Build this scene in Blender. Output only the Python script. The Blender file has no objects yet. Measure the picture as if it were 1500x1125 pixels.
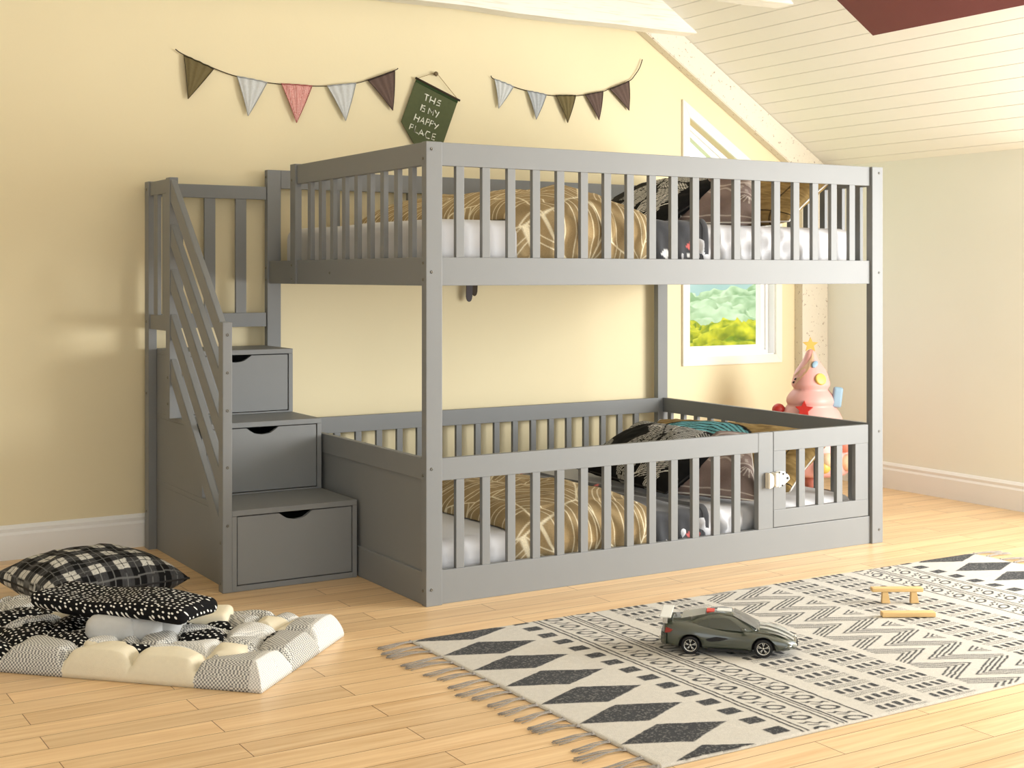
import bpy, bmesh, math, random
import numpy as np
from mathutils import Vector, Matrix
random.seed(7); rng = np.random.default_rng(7)
C = bpy.context.scene.collection
SC = bpy.context.scene

# ---------------------------------------------------------------- camera
F = 1997.75; TH = 0.545725; CAM = Vector((-2.08118, -3.96911, 1.08885)); HY = 403.47
FW = Vector((math.sin(TH), math.cos(TH), 0)); RT = Vector((math.cos(TH), -math.sin(TH), 0))
cam = bpy.data.cameras.new('camera'); co = bpy.data.objects.new('camera', cam); C.objects.link(co)
co.location = CAM; co.rotation_euler = (math.pi/2, 0, -TH)
cam.sensor_width = 36; cam.lens = F/1500*36; cam.shift_y = -(562.5-HY)/1500
cam.clip_end = 400; SC.camera = co
def onwall(px, py, y=1.49):
    """point of the wall plane behind a spot measured on the photograph"""
    d = FW + RT*((px-750)/F) + Vector((0, 0, (HY-py)/F))
    return CAM + d*((y-CAM.y)/d.y)

# ---------------------------------------------------------------- materials
def nm(name):
    m = bpy.data.materials.new(name); m.use_nodes = True
    nt = m.node_tree; b = nt.nodes['Principled BSDF']
    return m, nt, b
def S(c):   # srgb 0-255 -> linear
    r = []
    for v in c:
        v /= 255
        r.append(v/12.92 if v <= .04045 else ((v+.055)/1.055)**2.4)
    return (r[0], r[1], r[2], 1)
def node(nt, t, **k):
    n = nt.nodes.new(t)
    for a, v in k.items():
        if a.startswith('i_'): n.inputs[int(a[2:])].default_value = v
        else: setattr(n, a, v)
    return n
def mat(name, col, rough=.5, noise=0., nscale=20, bump=0., bscale=200, metal=0., spec=.5, coat=0., stretch=None, sheen=0.):
    m, nt, b = nm(name); L = nt.links.new
    b.inputs['Roughness'].default_value = rough; b.inputs['Metallic'].default_value = metal
    b.inputs['Specular IOR Level'].default_value = spec
    b.inputs['Coat Weight'].default_value = coat
    b.inputs['Sheen Weight'].default_value = sheen
    tc = node(nt, 'ShaderNodeTexCoord')
    src = tc.outputs['Object']
    if stretch:
        mp = node(nt, 'ShaderNodeMapping'); mp.inputs['Scale'].default_value = stretch; L(src, mp.inputs[0]); src = mp.outputs[0]
    n = node(nt, 'ShaderNodeTexNoise'); n.inputs['Scale'].default_value = nscale; n.inputs['Detail'].default_value = 4
    L(src, n.inputs['Vector'])
    mx = node(nt, 'ShaderNodeMix', data_type='RGBA'); c = S(col)
    mx.inputs['A'].default_value = tuple(v*(1-noise) for v in c[:3])+(1,)
    mx.inputs['B'].default_value = tuple(min(1, v*(1+noise)) for v in c[:3])+(1,)
    L(n.outputs['Fac'], mx.inputs['Factor']); L(mx.outputs['Result'], b.inputs['Base Color'])
    if bump:
        n2 = node(nt, 'ShaderNodeTexNoise'); n2.inputs['Scale'].default_value = bscale; n2.inputs['Detail'].default_value = 3
        L(src, n2.inputs['Vector'])
        bp = node(nt, 'ShaderNodeBump'); bp.inputs['Strength'].default_value = bump; bp.inputs['Distance'].default_value = .002
        L(n2.outputs['Fac'], bp.inputs['Height']); L(bp.outputs['Normal'], b.inputs['Normal'])
    return m
def emat(name, rough=.85, bump=.35, bscale=500, speck=.15, sheen=.2, stretch=(1, 1, 1)):
    """cloth whose printed pattern comes from the mesh colour attribute 'Col'"""
    m, nt, b = nm(name); L = nt.links.new
    b.inputs['Roughness'].default_value = rough; b.inputs['Specular IOR Level'].default_value = .2
    b.inputs['Sheen Weight'].default_value = sheen
    a = node(nt, 'ShaderNodeVertexColor', layer_name='Col')
    tc = node(nt, 'ShaderNodeTexCoord'); mp = node(nt, 'ShaderNodeMapping'); mp.inputs['Scale'].default_value = stretch
    L(tc.outputs['Object'], mp.inputs[0])
    n = node(nt, 'ShaderNodeTexNoise'); n.inputs['Scale'].default_value = bscale; n.inputs['Detail'].default_value = 2
    L(mp.outputs[0], n.inputs['Vector'])
    mr = node(nt, 'ShaderNodeMapRange'); mr.inputs['From Min'].default_value = .3; mr.inputs['From Max'].default_value = .7
    mr.inputs['To Min'].default_value = 1-speck; mr.inputs['To Max'].default_value = 1+speck
    L(n.outputs['Fac'], mr.inputs[0])
    mx = node(nt, 'ShaderNodeVectorMath', operation='SCALE'); L(a.outputs['Color'], mx.inputs[0]); L(mr.outputs[0], mx.inputs['Scale'])
    L(mx.outputs[0], b.inputs['Base Color'])
    bp = node(nt, 'ShaderNodeBump'); bp.inputs['Strength'].default_value = bump; bp.inputs['Distance'].default_value = .0015
    L(n.outputs['Fac'], bp.inputs['Height']); L(bp.outputs['Normal'], b.inputs['Normal'])
    return m

PAINT = mat('grey_paint', (131, 133, 133), .5, .03, 6, .04, 120, spec=.3)
METAL = mat('bolt_metal', (120, 118, 112), .35, .05, metal=1)
WALL = mat('yellow_wall', (236, 223, 186), .95, .02, 3, .10, 90, spec=.05)
FARWALL = mat('white_wall', (232, 233, 236), .9, .02, 3)  # for the unseen walls; white keeps their bounce light on the bed neutral
RWALL = mat('pale_wall', (246, 247, 236), .85, .02, 3, .05, 90, spec=.2)
BOARDS = mat('cream_boards', (250, 249, 240), .6, .04, 2, .06, 60, spec=.3)
TRIM = mat('cream_trim', (243, 238, 224), .5, .02, 4)
WHITE = mat('white_paint', (245, 245, 243), .45, .02, 4)
MAROON = mat('maroon_paint', (112, 58, 58), .6, .06, 5)
SHEET = mat('light_grey_sheet', (205, 205, 207), .6, .03, 4, .1, 300, sheen=.2)
FELT = mat('green_felt', (88, 94, 66), .95, .12, 60, .3, 600, spec=.1)
FELTD = mat('dark_green_hem', (52, 68, 42), .95, .12, 60, .3, 600, spec=.1)
LETTER = mat('cream_lettering', (240, 240, 225), .8, .03)
STRING = mat('brown_string', (58, 44, 30), .9, .2, 300, .3, 900)
JUTE = mat('jute_string', (150, 125, 75), .9, .2, 300)
PINK = mat('pink_plastic', (232, 172, 164), .42, .03, 5)
PEACH = mat('peach_plastic', (248, 218, 182), .42, .03, 5)
PINKD = mat('rose_plastic', (222, 138, 118), .45, .03, 5)
STARY = mat('yellow_plastic', (226, 190, 96), .4, .03)
RED = mat('red_plastic', (200, 52, 44), .35, .05, spec=.6)
BLUE = mat('pale_blue_plastic', (142, 172, 192), .4, .03)
BLACK = mat('black_detail', (15, 15, 16), .5, .05)
DBROWN = mat('dark_brown_base', (66, 50, 42), .5, .1)
LWOOD = mat('light_toy_wood', (222, 186, 128), .5, .1, 8, .1, 60, stretch=(1, 8, 8))

def concrete():
    m, nt, b = nm('pitted_cream_plaster'); L = nt.links.new; b.inputs['Roughness'].default_value = .8
    tc = node(nt, 'ShaderNodeTexCoord')
    n = node(nt, 'ShaderNodeTexNoise'); n.inputs['Scale'].default_value = 55; n.inputs['Detail'].default_value = 5; n.inputs['Roughness'].default_value = .7
    L(tc.outputs['Object'], n.inputs['Vector'])
    r = node(nt, 'ShaderNodeValToRGB'); r.color_ramp.elements[0].position = .33; r.color_ramp.elements[1].position = .39
    r.color_ramp.elements[0].color = S((150, 128, 104)); r.color_ramp.elements[1].color = S((232, 224, 206))
    L(n.outputs['Fac'], r.inputs[0]); L(r.outputs[0], b.inputs['Base Color'])
    bp = node(nt, 'ShaderNodeBump'); bp.inputs['Strength'].default_value = .4; bp.inputs['Distance'].default_value = .004
    L(n.outputs['Fac'], bp.inputs['Height']); L(bp.outputs[0], b.inputs['Normal'])
    return m
PLASTER = concrete()
def beamwood():
    m, nt, b = nm('whitewashed_beam'); L = nt.links.new; b.inputs['Roughness'].default_value = .7
    tc = node(nt, 'ShaderNodeTexCoord'); mp = node(nt, 'ShaderNodeMapping'); mp.inputs['Scale'].default_value = (3, 60, 60); L(tc.outputs['Object'], mp.inputs[0])
    n = node(nt, 'ShaderNodeTexNoise'); n.inputs['Scale'].default_value = 2; n.inputs['Detail'].default_value = 6; L(mp.outputs[0], n.inputs['Vector'])
    r = node(nt, 'ShaderNodeValToRGB'); r.color_ramp.elements[0].position = .3; r.color_ramp.elements[1].position = .45
    r.color_ramp.elements[0].color = S((226, 218, 198)); r.color_ramp.elements[1].color = S((242, 238, 226))
    L(n.outputs['Fac'], r.inputs[0]); L(r.outputs[0], b.inputs['Base Color'])
    bp = node(nt, 'ShaderNodeBump'); bp.inputs['Strength'].default_value = .4; bp.inputs['Distance'].default_value = .003
    L(n.outputs['Fac'], bp.inputs['Height']); L(bp.outputs[0], b.inputs['Normal'])
    return m
BEAM = beamwood()
def floormat():
    m, nt, b = nm('oak_planks'); L = nt.links.new
    tc = node(nt, 'ShaderNodeTexCoord')
    mp = node(nt, 'ShaderNodeMapping'); mp.inputs['Location'].default_value = (.593+.77*10, .0535+.0975*60, 0)
    L(tc.outputs['Object'], mp.inputs[0])
    br = node(nt, 'ShaderNodeTexBrick'); br.offset = .5; br.offset_frequency = 2
    br.inputs['Scale'].default_value = 1; br.inputs['Mortar Size'].default_value = .0011; br.inputs['Mortar Smooth'].default_value = .1
    br.inputs['Brick Width'].default_value = .77; br.inputs['Row Height'].default_value = .0975
    br.inputs['Bias'].default_value = 0
    br.inputs['Color1'].default_value = (0, 0, 0, 1); br.inputs['Color2'].default_value = (1, 1, 1, 1); br.inputs['Mortar'].default_value = (.5, .5, .5, 1)
    L(mp.outputs[0], br.inputs[0])
    g = node(nt, 'ShaderNodeMapping'); g.inputs['Scale'].default_value = (1.6, 34, 1); L(tc.outputs['Object'], g.inputs[0])
    add = node(nt, 'ShaderNodeVectorMath', operation='MULTIPLY_ADD')
    add.inputs[1].default_value = (7, 3, 0); L(br.outputs['Color'], add.inputs[0]); L(g.outputs[0], add.inputs[2])
    n = node(nt, 'ShaderNodeTexNoise'); n.inputs['Scale'].default_value = 1.3; n.inputs['Detail'].default_value = 6; n.inputs['Roughness'].default_value = .6; n.inputs['Distortion'].default_value = .6
    L(add.outputs[0], n.inputs['Vector'])
    r = node(nt, 'ShaderNodeValToRGB'); e = r.color_ramp.elements
    e[0].position = .25; e[0].color = S((209, 169, 119)); e[1].position = .75; e[1].color = S((240, 210, 165))
    L(n.outputs['Fac'], r.inputs[0])
    hs = node(nt, 'ShaderNodeHueSaturation'); L(r.outputs[0], hs.inputs['Color'])
    mr = node(nt, 'ShaderNodeMapRange'); mr.inputs['To Min'].default_value = .9; mr.inputs['To Max'].default_value = 1.08
    L(br.outputs['Color'], mr.inputs[0]); L(mr.outputs[0], hs.inputs['Value'])
    mx = node(nt, 'ShaderNodeMix', data_type='RGBA'); mx.inputs['B'].default_value = S((110, 70, 34))
    L(br.outputs['Fac'], mx.inputs['Factor']); L(hs.outputs[0], mx.inputs['A']); L(mx.outputs['Result'], b.inputs['Base Color'])
    b.inputs['Roughness'].default_value = .33; b.inputs['Specular IOR Level'].default_value = .45
    bp = node(nt, 'ShaderNodeBump'); bp.inputs['Strength'].default_value = .25; bp.inputs['Distance'].default_value = .0015; bp.invert = True
    L(br.outputs['Fac'], bp.inputs['Height']); L(bp.outputs[0], b.inputs['Normal'])
    return m
FLOOR = floormat()

# ---------------------------------------------------------------- mesh helpers
def link(name, me, m, parent=None, smooth=False):
    o = bpy.data.objects.new(name, me); C.objects.link(o)
    if m is not None:
        for x in (m if isinstance(m, (list, tuple)) else [m]): me.materials.append(x)
    if smooth: me.polygons.foreach_set('use_smooth', [True]*len(me.polygons))
    if parent: o.parent = parent
    return o
def fin(name, bm, m, parent=None, smooth=False):
    bmesh.ops.recalc_face_normals(bm, faces=bm.faces)
    me = bpy.data.meshes.new(name); bm.to_mesh(me); bm.free()
    return link(name, me, m, parent, smooth)
def abox(bm, x0, x1, y0, y1, z0, z1, bev=.0, mi=0):
    vs = [bm.verts.new((x, y, z)) for x in (x0, x1) for y in (y0, y1) for z in (z0, z1)]
    fs = [bm.faces.new([vs[i] for i in f]) for f in ((0, 1, 3, 2), (4, 6, 7, 5), (0, 4, 5, 1), (2, 3, 7, 6), (0, 2, 6, 4), (1, 5, 7, 3))]
    for f in fs: f.material_index = mi
    if bev: bmesh.ops.bevel(bm, geom=list({e for f in fs for e in f.edges}), offset=bev, segments=2, affect='EDGES', profile=.6)
def box(name, x0, x1, y0, y1, z0, z1, m, parent=None, bev=.002):
    bm = bmesh.new(); abox(bm, x0, x1, y0, y1, z0, z1, bev); return fin(name, bm, m, parent)
def aprism(bm, pts, axis, a, b, bev=0., mi=0):
    """pts: 2-D outline; extruded along axis between a and b"""
    def mk(p, t):
        return {'x': (t, p[0], p[1]), 'y': (p[0], t, p[1]), 'z': (p[0], p[1], t)}[axis]
    A = [bm.verts.new(mk(p, a)) for p in pts]; B = [bm.verts.new(mk(p, b)) for p in pts]
    n = len(pts); fs = [bm.faces.new(A), bm.faces.new(B[::-1])]
    fs += [bm.faces.new((A[i], A[(i+1) % n], B[(i+1) % n], B[i])) for i in range(n)]
    for f in fs: f.material_index = mi
    if bev: bmesh.ops.bevel(bm, geom=list({e for f in fs for e in f.edges}), offset=bev, segments=2, affect='EDGES')
def prism(name, pts, axis, a, b, m, parent=None, bev=.0015):
    bm = bmesh.new(); aprism(bm, pts, axis, a, b, bev); return fin(name, bm, m, parent)
def atube(bm, pts, r, n=8, cap=True, mi=0, rs=None):
    pts = [Vector(p) for p in pts]; rings = []
    up = Vector((0, 0, 1))
    for i, p in enumerate(pts):
        t = (pts[min(i+1, len(pts)-1)] - pts[max(i-1, 0)]).normalized()
        a = t.cross(up)
        if a.length < .05: a = t.cross(Vector((1, 0, 0)))
        a.normalize(); b = t.cross(a); rr = rs[i] if rs else r
        rings.append([bm.verts.new(p + (a*math.cos(k*2*math.pi/n) + b*math.sin(k*2*math.pi/n))*rr) for k in range(n)])
    for q, w in zip(rings, rings[1:]):
        for k in range(n):
            f = bm.faces.new((q[k], q[(k+1) % n], w[(k+1) % n], w[k])); f.material_index = mi
    if cap: bm.faces.new(rings[0]).material_index = mi; bm.faces.new(rings[-1][::-1]).material_index = mi
def tube(name, pts, r, m, parent=None, n=8, rs=None):
    bm = bmesh.new(); atube(bm, pts, r, n, rs=rs); return fin(name, bm, m, parent, True)
def lathe(name, prof, m, parent=None, seg=40, center=(0, 0, 0), sx=1, sy=1):
    bm = bmesh.new(); rings = []
    for r, z in prof:
        rings.append([bm.verts.new((center[0]+r*sx*math.cos(k*2*math.pi/seg), center[1]+r*sy*math.sin(k*2*math.pi/seg), center[2]+z)) for k in range(seg)])
    for q, w in zip(rings, rings[1:]):
        for k in range(seg): bm.faces.new((q[k], q[(k+1) % seg], w[(k+1) % seg], w[k]))
    bm.faces.new(rings[0][::-1]); bm.faces.new(rings[-1])
    return fin(name, bm, m, parent, True)
def grid(name, X, Y, Z, m, parent=None, col=None, closed=False, matidx=None, X2=None):
    """mesh from 2-D arrays; X2=(Xb,Yb,Zb) adds a back sheet sewn to the rim"""
    h, w = X.shape
    V = np.stack([X, Y, Z], -1).reshape(-1, 3)
    idx = np.arange(h*w).reshape(h, w)
    Fq = np.stack([idx[:-1, :-1], idx[:-1, 1:], idx[1:, 1:], idx[1:, :-1]], -1).reshape(-1, 4)
    cols = None if col is None else col.reshape(-1, 3)
    mi = None if matidx is None else matidx[:-1, :-1].reshape(-1)
    if X2 is not None:
        Vb = np.stack(X2, -1).reshape(-1, 3); n = h*w
        Fb = Fq[:, ::-1] + n
        rim = np.concatenate([idx[0, :], idx[1:, -1], idx[-1, -2::-1], idx[-2:0:-1, 0]])
        r2 = np.roll(rim, -1)
        Fr = np.stack([r2, rim, rim+n, r2+n], -1)
        V = np.concatenate([V, Vb])
        if mi is not None:
            flat = matidx.reshape(-1); mi = np.concatenate([mi, mi, flat[rim]])
        Fq = np.concatenate([Fq, Fb, Fr])
        if cols is not None: cols = np.concatenate([cols, cols])
    me = bpy.data.meshes.new(name)
    me.vertices.add(len(V)); me.vertices.foreach_set('co', V.astype(np.float32).ravel())
    me.loops.add(Fq.size); me.loops.foreach_set('vertex_index', Fq.astype(np.int32).ravel())
    me.polygons.add(len(Fq)); me.polygons.foreach_set('loop_start', np.arange(0, Fq.size, 4, dtype=np.int32))
    me.polygons.foreach_set('loop_total', np.full(len(Fq), 4, dtype=np.int32))
    me.update(calc_edges=True)
    o = link(name, me, m, parent)
    me.polygons.foreach_set('use_smooth', np.ones(len(Fq), dtype=bool))
    if mi is not None: me.polygons.foreach_set('material_index', mi.astype(np.int32))
    if cols is not None:
        a = me.color_attributes.new('Col', 'FLOAT_COLOR', 'POINT')
        a.data.foreach_set('color', np.concatenate([cols, np.ones((len(cols), 1))], 1).astype(np.float32).ravel())
    return o
def vnoise(x, y, s=1., seed=0):
    """smooth value noise, arrays in, about -1..1 out"""
    r = np.random.default_rng(seed+100); T = r.random((64, 64))*2-1
    x = np.asarray(x)*s; y = np.asarray(y)*s
    xi = np.floor(x).astype(int); yi = np.floor(y).astype(int); fx = x-xi; fy = y-yi
    fx = fx*fx*(3-2*fx); fy = fy*fy*(3-2*fy)
    g = lambda a, b: T[a % 64, b % 64]
    return (g(xi, yi)*(1-fx)+g(xi+1, yi)*fx)*(1-fy)+(g(xi, yi+1)*(1-fx)+g(xi+1, yi+1)*fx)*fy
def lin(c): return np.array(S(c)[:3])
def mixc(a, b, t): t = np.clip(t, 0, 1)[..., None]; return a*(1-t)+b*t
def rbox(name, x0, x1, y0, y1, z0, z1, r, m, parent=None, seg=.03, disp=None, col=None):
    """rounded box with an evenly divided skin, optionally displaced"""
    bm = bmesh.new(); c = [(x0+x1)/2, (y0+y1)/2, (z0+z1)/2]; d = [x1-x0, y1-y0, z1-z0]; cache = {}
    N = [max(4, int(round(v/seg))) for v in d]
    def coords(k):
        q = [0, .25, .5, .75, 1]; n = N[k]
        half = d[k]/2
        a = [-half+r*t for t in (0, .12, .3, .6, 1)]
        mid = list(np.linspace(-half+r, half-r, n+1))[1:-1]
        return a+mid+[-v for v in a[::-1]]
    cs = [coords(k) for k in range(3)]
    def vert(i, j, k):
        key = (i, j, k)
        if key not in cache:
            p = Vector((cs[0][i], cs[1][j], cs[2][k]))
            inner = Vector([max(-d[t]/2+r, min(d[t]/2-r, p[t])) for t in range(3)])
            n = p-inner
            if n.length > 1e-9: p = inner+n.normalized()*r
            p = p+Vector(c)
            if disp: p = Vector(disp(p))
            cache[key] = bm.verts.new(p)
        return cache[key]
    nx, ny, nz = len(cs[0])-1, len(cs[1])-1, len(cs[2])-1
    for i in range(nx):
        for j in range(ny):
            bm.faces.new([vert(*t) for t in ((i, j, 0), (i, j+1, 0), (i+1, j+1, 0), (i+1, j, 0))])
            bm.faces.new([vert(*t) for t in ((i, j, nz), (i+1, j, nz), (i+1, j+1, nz), (i, j+1, nz))])
    for i in range(nx):
        for k in range(nz):
            bm.faces.new([vert(*t) for t in ((i, 0, k), (i+1, 0, k), (i+1, 0, k+1), (i, 0, k+1))])
            bm.faces.new([vert(*t) for t in ((i, ny, k), (i, ny, k+1), (i+1, ny, k+1), (i+1, ny, k))])
    for j in range(ny):
        for k in range(nz):
            bm.faces.new([vert(*t) for t in ((0, j, k), (0, j, k+1), (0, j+1, k+1), (0, j+1, k))])
            bm.faces.new([vert(*t) for t in ((nx, j, k), (nx, j+1, k), (nx, j+1, k+1), (nx, j, k+1))])
    return fin(name, bm, m, parent, True)
def empty(name, label, cat, loc=(0, 0, 0), group=None):
    o = bpy.data.objects.new(name, None); C.objects.link(o); o.location = loc; o.empty_display_size = .1
    o['label'] = label; o['category'] = cat
    if group: o['group'] = group
    return o
def adopt(root):
    """parts were modelled in world coordinates: keep them there under a root that sits at the thing's base"""
    inv = Matrix.Translation(root.location).inverted()
    for ch in root.children: ch.matrix_parent_inverse = inv
def struct(o): o['kind'] = 'structure'; return o
def tag(o, label, cat, group=None):
    o['label'] = label; o['category'] = cat
    if group: o['group'] = group
    return o
BOLT = {}
def bolt(axis, x, y, z, parent, r=.0052):
    if axis not in BOLT:
        bm = bmesh.new(); prof = [(1, -.4), (1, .25), (.8, .5), (.45, .55), (.4, .2)]; n = 12; rings = []
        for rr, h in prof:
            ring = []
            for k in range(n):
                a, b = rr*math.cos(k*2*math.pi/n)*r, rr*math.sin(k*2*math.pi/n)*r
                ring.append(bm.verts.new((a, -h*r, b) if axis == 'y' else (-h*r, a, b)))
            rings.append(ring)
        for q, w in zip(rings, rings[1:]):
            for k in range(n): bm.faces.new((q[k], q[(k+1) % n], w[(k+1) % n], w[k]))
        bm.faces.new(rings[-1]); bm.faces.new(rings[0][::-1])
        o = fin('bolt', bm, METAL, parent, True); BOLT[axis] = o.data
    else:
        o = bpy.data.objects.new('bolt', BOLT[axis]); C.objects.link(o); o.parent = parent
    o.location = (x, y, z); return o

# ================================================================ SETTING
YW = 1.50; XR = 3.20
SL = -.631
def roofz(x): return 1.696+SL*(x-3.166)
XK = 1.55                                           # the slope meets a flat ceiling far above the view
ZK = roofz(XK)
bm = bmesh.new(); abox(bm, -4.2, XR, -5.2, YW+.0, -.05, 0); struct(fin('floor', bm, FLOOR))
# back wall with the slanted window opening
wx0, wx1, wz0 = 2.29, 2.872, .672
def wt(x): return 1.978-.64*(x-2.254)-.062          # slanted head of the opening
TOPZ = 2.75
bm = bmesh.new()
def wq(pts):
    aprism(bm, pts, 'y', YW, YW+.10)
wq([(-4.2, 0), (wx0, 0), (wx0, TOPZ), (-4.2, TOPZ)])
wq([(wx0, 0), (wx1, 0), (wx1, wz0), (wx0, wz0)])
wq([(wx0, wt(wx0)), (wx1, wt(wx1)), (wx1, TOPZ), (wx0, TOPZ)])
wq([(wx1, 0), (XR+.1, 0), (XR+.1, TOPZ), (wx1, TOPZ)])
struct(fin('wall_back', bm, WALL))
# right wall, with a wide window opening nearer the viewer than the view reaches
bm = bmesh.new()
abox(bm, XR, XR+.10, -.05, YW, 0, roofz(XR)+.02)
abox(bm, XR, XR+.10, -2.9, -.05, 0, .35); abox(bm, XR, XR+.10, -5.2, -2.9, 0, 2.4)
struct(fin('wall_right', bm, RWALL))
bm = bmesh.new(); abox(bm, -4.3, -4.2, -5.2, YW+.1, 0, TOPZ); struct(fin('wall_left', bm, FARWALL))  # out of view, added to keep sky light off the left side
bm = bmesh.new(); abox(bm, -4.3, -3.4, -5.3, -5.2, 0, TOPZ); abox(bm, -3.4, 2.6, -5.3, -5.2, 0, .3); abox(bm, 2.6, XR+.1, -5.3, -5.2, 0, TOPZ); abox(bm, -3.4, 2.6, -5.3, -5.2, 2.3, TOPZ)
struct(fin('wall_front', bm, FARWALL))  # out of view, added to hold back ambient light; opening lets some in
# ceiling: sloping boards running front to back
bm = bmesh.new(); wdt = .0735
n = int((XR+.05-XK)/wdt)+1
for i in range(n):
    x0 = XR+.03-(i+1)*wdt+.0016; x1 = XR+.03-i*wdt-.0016
    aprism(bm, [(x0, roofz(x0)), (x1, roofz(x1)), (x1, roofz(x1)+.018), (x0, roofz(x0)+.018)], 'y', -5.2, YW)
aprism(bm, [(XK-.1, roofz(XK-.1)+.02), (XR+.1, roofz(XR+.1)+.02), (XR+.1, roofz(XR+.1)+.08), (XK-.1, roofz(XK-.1)+.08)], 'y', -5.2, YW+.1, mi=1)
abox(bm, -4.2, XK, -5.2, YW+.1, ZK-.02+.02, ZK+.05)  # unseen flat part, put in to block sky light from above
BG = mat('board_groove', (120, 104, 70), .9)
struct(fin('ceiling', bm, [BOARDS, BG]))
# plaster beam along the slope and the corner column
bm = bmesh.new(); YB = 1.44
lo = lambda x: 2.293-.633*(x-1.978)-.005
aprism(bm, [(1.5, lo(1.5)), (XR, lo(XR)), (XR, roofz(XR)-.001), (1.62, roofz(1.62)-.001), (1.5, roofz(1.5)-.08)], 'y', YB, YW, .004)
struct(fin('trim_1', bm, PLASTER))
bm = bmesh.new(); abox(bm, 3.015, XR-.001, YB, YW, 0, roofz(XR)-.004, .002); struct(fin('trim_2', bm, PLASTER))
# whitewashed collar beams
def collar(name, y0, y1, xr, zb, zt, xl=-4):
    bm = bmesh.new(); k = 24; pts = []
    zz = lambda x, a: a+.004*math.sin(x*3.1)+.003*math.sin(x*7.7+1)
    xs = np.linspace(xl, xr, k)
    pts = [(x, zz(x, zb)) for x in xs]+[(xr-(zt-zb)*1.55, zt)]+[(x, zt) for x in np.linspace(xr-(zt-zb)*1.6-.1, xl, 6)]
    aprism(bm, pts, 'y', y0, y1, .004); return struct(fin(name, bm, BEAM))
collar('trim_3', 1.34, 1.44, 2.275, 2.29, 2.44)
collar('trim_4', .62, .74, 2.30, 2.31, 2.46)
# maroon painted panel under the boards
bm = bmesh.new()
za = lambda x: 2.246-.618*(x-2.045)
aprism(bm, [(1.2, za(1.2)), (2.26, za(2.26)), (2.26, roofz(2.26)-.001), (1.2, roofz(1.2)-.001)], 'y', -1.0, .21)
struct(fin('trim_5', bm, MAROON))
# baseboards with a moulded top
def baseprof(): return [(0, 0), (.018, 0), (.018, .095), (.012, .105), (.014, .118), (.006, .128), (0, .132)]
prism('baseboard_back', [(YW-a, b) for a, b in baseprof()], 'x', -4.2, 3.0, WHITE, bev=0)['kind'] = 'structure'
prism('baseboard_right', [(XR-a, b) for a, b in baseprof()], 'y', -5.2, YB, WHITE, bev=0)['kind'] = 'structure'
# window: casing, reveal, sash, pane
win = struct(bpy.data.objects.new('window_1', None)); C.objects.link(win); win.location = (2.58, YW, .63)
W0, W1, Z0 = 2.247, 2.914, .628
def wo(x): return 1.978-.64*(x-2.254)
bm = bmesh.new(); yo = YW-.014
aprism(bm, [(W0, Z0), (W1, Z0), (wx1, wz0), (wx0, wz0)], 'y', yo, YW+.001, .001)
aprism(bm, [(W0, Z0), (wx0, wz0), (wx0, wt(wx0)), (W0, wo(W0))], 'y', yo, YW+.001, .001)
aprism(bm, [(W1, Z0), (W1, wo(W1)), (wx1, wt(wx1)), (wx1, wz0)], 'y', yo, YW+.001, .001)
aprism(bm, [(W0, wo(W0)), (wx0, wt(wx0)), (wx1, wt(wx1)), (W1, wo(W1))], 'y', yo, YW+.001, .001)
fin('window_casing', bm, TRIM, win)
bm = bmesh.new(); f1 = .048; ys, ye = YW+.055, YW+.095; e = .001
def inner(k): return [(wx0+k, wz0+k), (wx1-k, wz0+k), (wx1-k, wt(wx1)-k*1.1+k*.0), (wx0+k, wt(wx0)-k*1.3-k*.5)]
def ring(k0, k1, y0, y1):
    A, B = inner(k0), inner(k1)
    for i in range(4):
        j = (i+1) % 4; aprism(bm, [A[i], A[j], B[j], B[i]], 'y', y0, y1, .001)
ring(e, .022, ys-.012, ye); ring(.022, f1, ys, ye)
fin('window_sash', bm, WHITE, win)
bm = bmesh.new(); k = .0
for p, q in (((wx1-.003, wz0), (wx1-.003, wt(wx1))), ):
    abox(bm, wx1-.004, wx1, YW, ys-.01, wz0, wt(wx1)-.004)
abox(bm, wx0, wx1, YW, ys-.01, wz0, wz0+.004)
fin('window_reveal', bm, WHITE, win)
m, nt, b = nm('window_glass'); nt.nodes.remove(b)
tr = node(nt, 'ShaderNodeBsdfTransparent'); gl = node(nt, 'ShaderNodeBsdfGlossy'); gl.inputs['Roughness'].default_value = .02
fr = node(nt, 'ShaderNodeMixShader'); fr.inputs[0].default_value = .05
nt.links.new(tr.outputs[0], fr.inputs[1]); nt.links.new(gl.outputs[0], fr.inputs[2]); nt.links.new(fr.outputs[0], nt.nodes['Material Output'].inputs[0])
GLASS = m
bm = bmesh.new(); aprism(bm, inner(f1-.004), 'y', ys+.018, ys+.022); fin('window_pane', bm, GLASS, win)
adopt(win)

# ================================================================ OUTDOORS (seen through the window)
def foliage(name, c1, c2, sc):
    m, nt, b = nm(name); L = nt.links.new; b.inputs['Roughness'].default_value = .9; b.inputs['Specular IOR Level'].default_value = .1
    tc = node(nt, 'ShaderNodeTexCoord'); n = node(nt, 'ShaderNodeTexNoise'); n.inputs['Scale'].default_value = sc; n.inputs['Detail'].default_value = 2.5
    L(tc.outputs['Object'], n.inputs['Vector']); r = node(nt, 'ShaderNodeValToRGB')
    r.color_ramp.elements[0].position = .35; r.color_ramp.elements[1].position = .65
    r.color_ramp.elements[0].color = S(c1); r.color_ramp.elements[1].color = S(c2)
    L(n.outputs['Fac'], r.inputs[0]); L(r.outputs[0], b.inputs['Base Color']); return m
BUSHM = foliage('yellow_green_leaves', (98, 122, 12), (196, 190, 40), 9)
TREEM = foliage('hazy_green_leaves', (122, 152, 108), (178, 196, 160), 2.6)  # distance haze and overexposure mixed into the pale leaf colours
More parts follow.
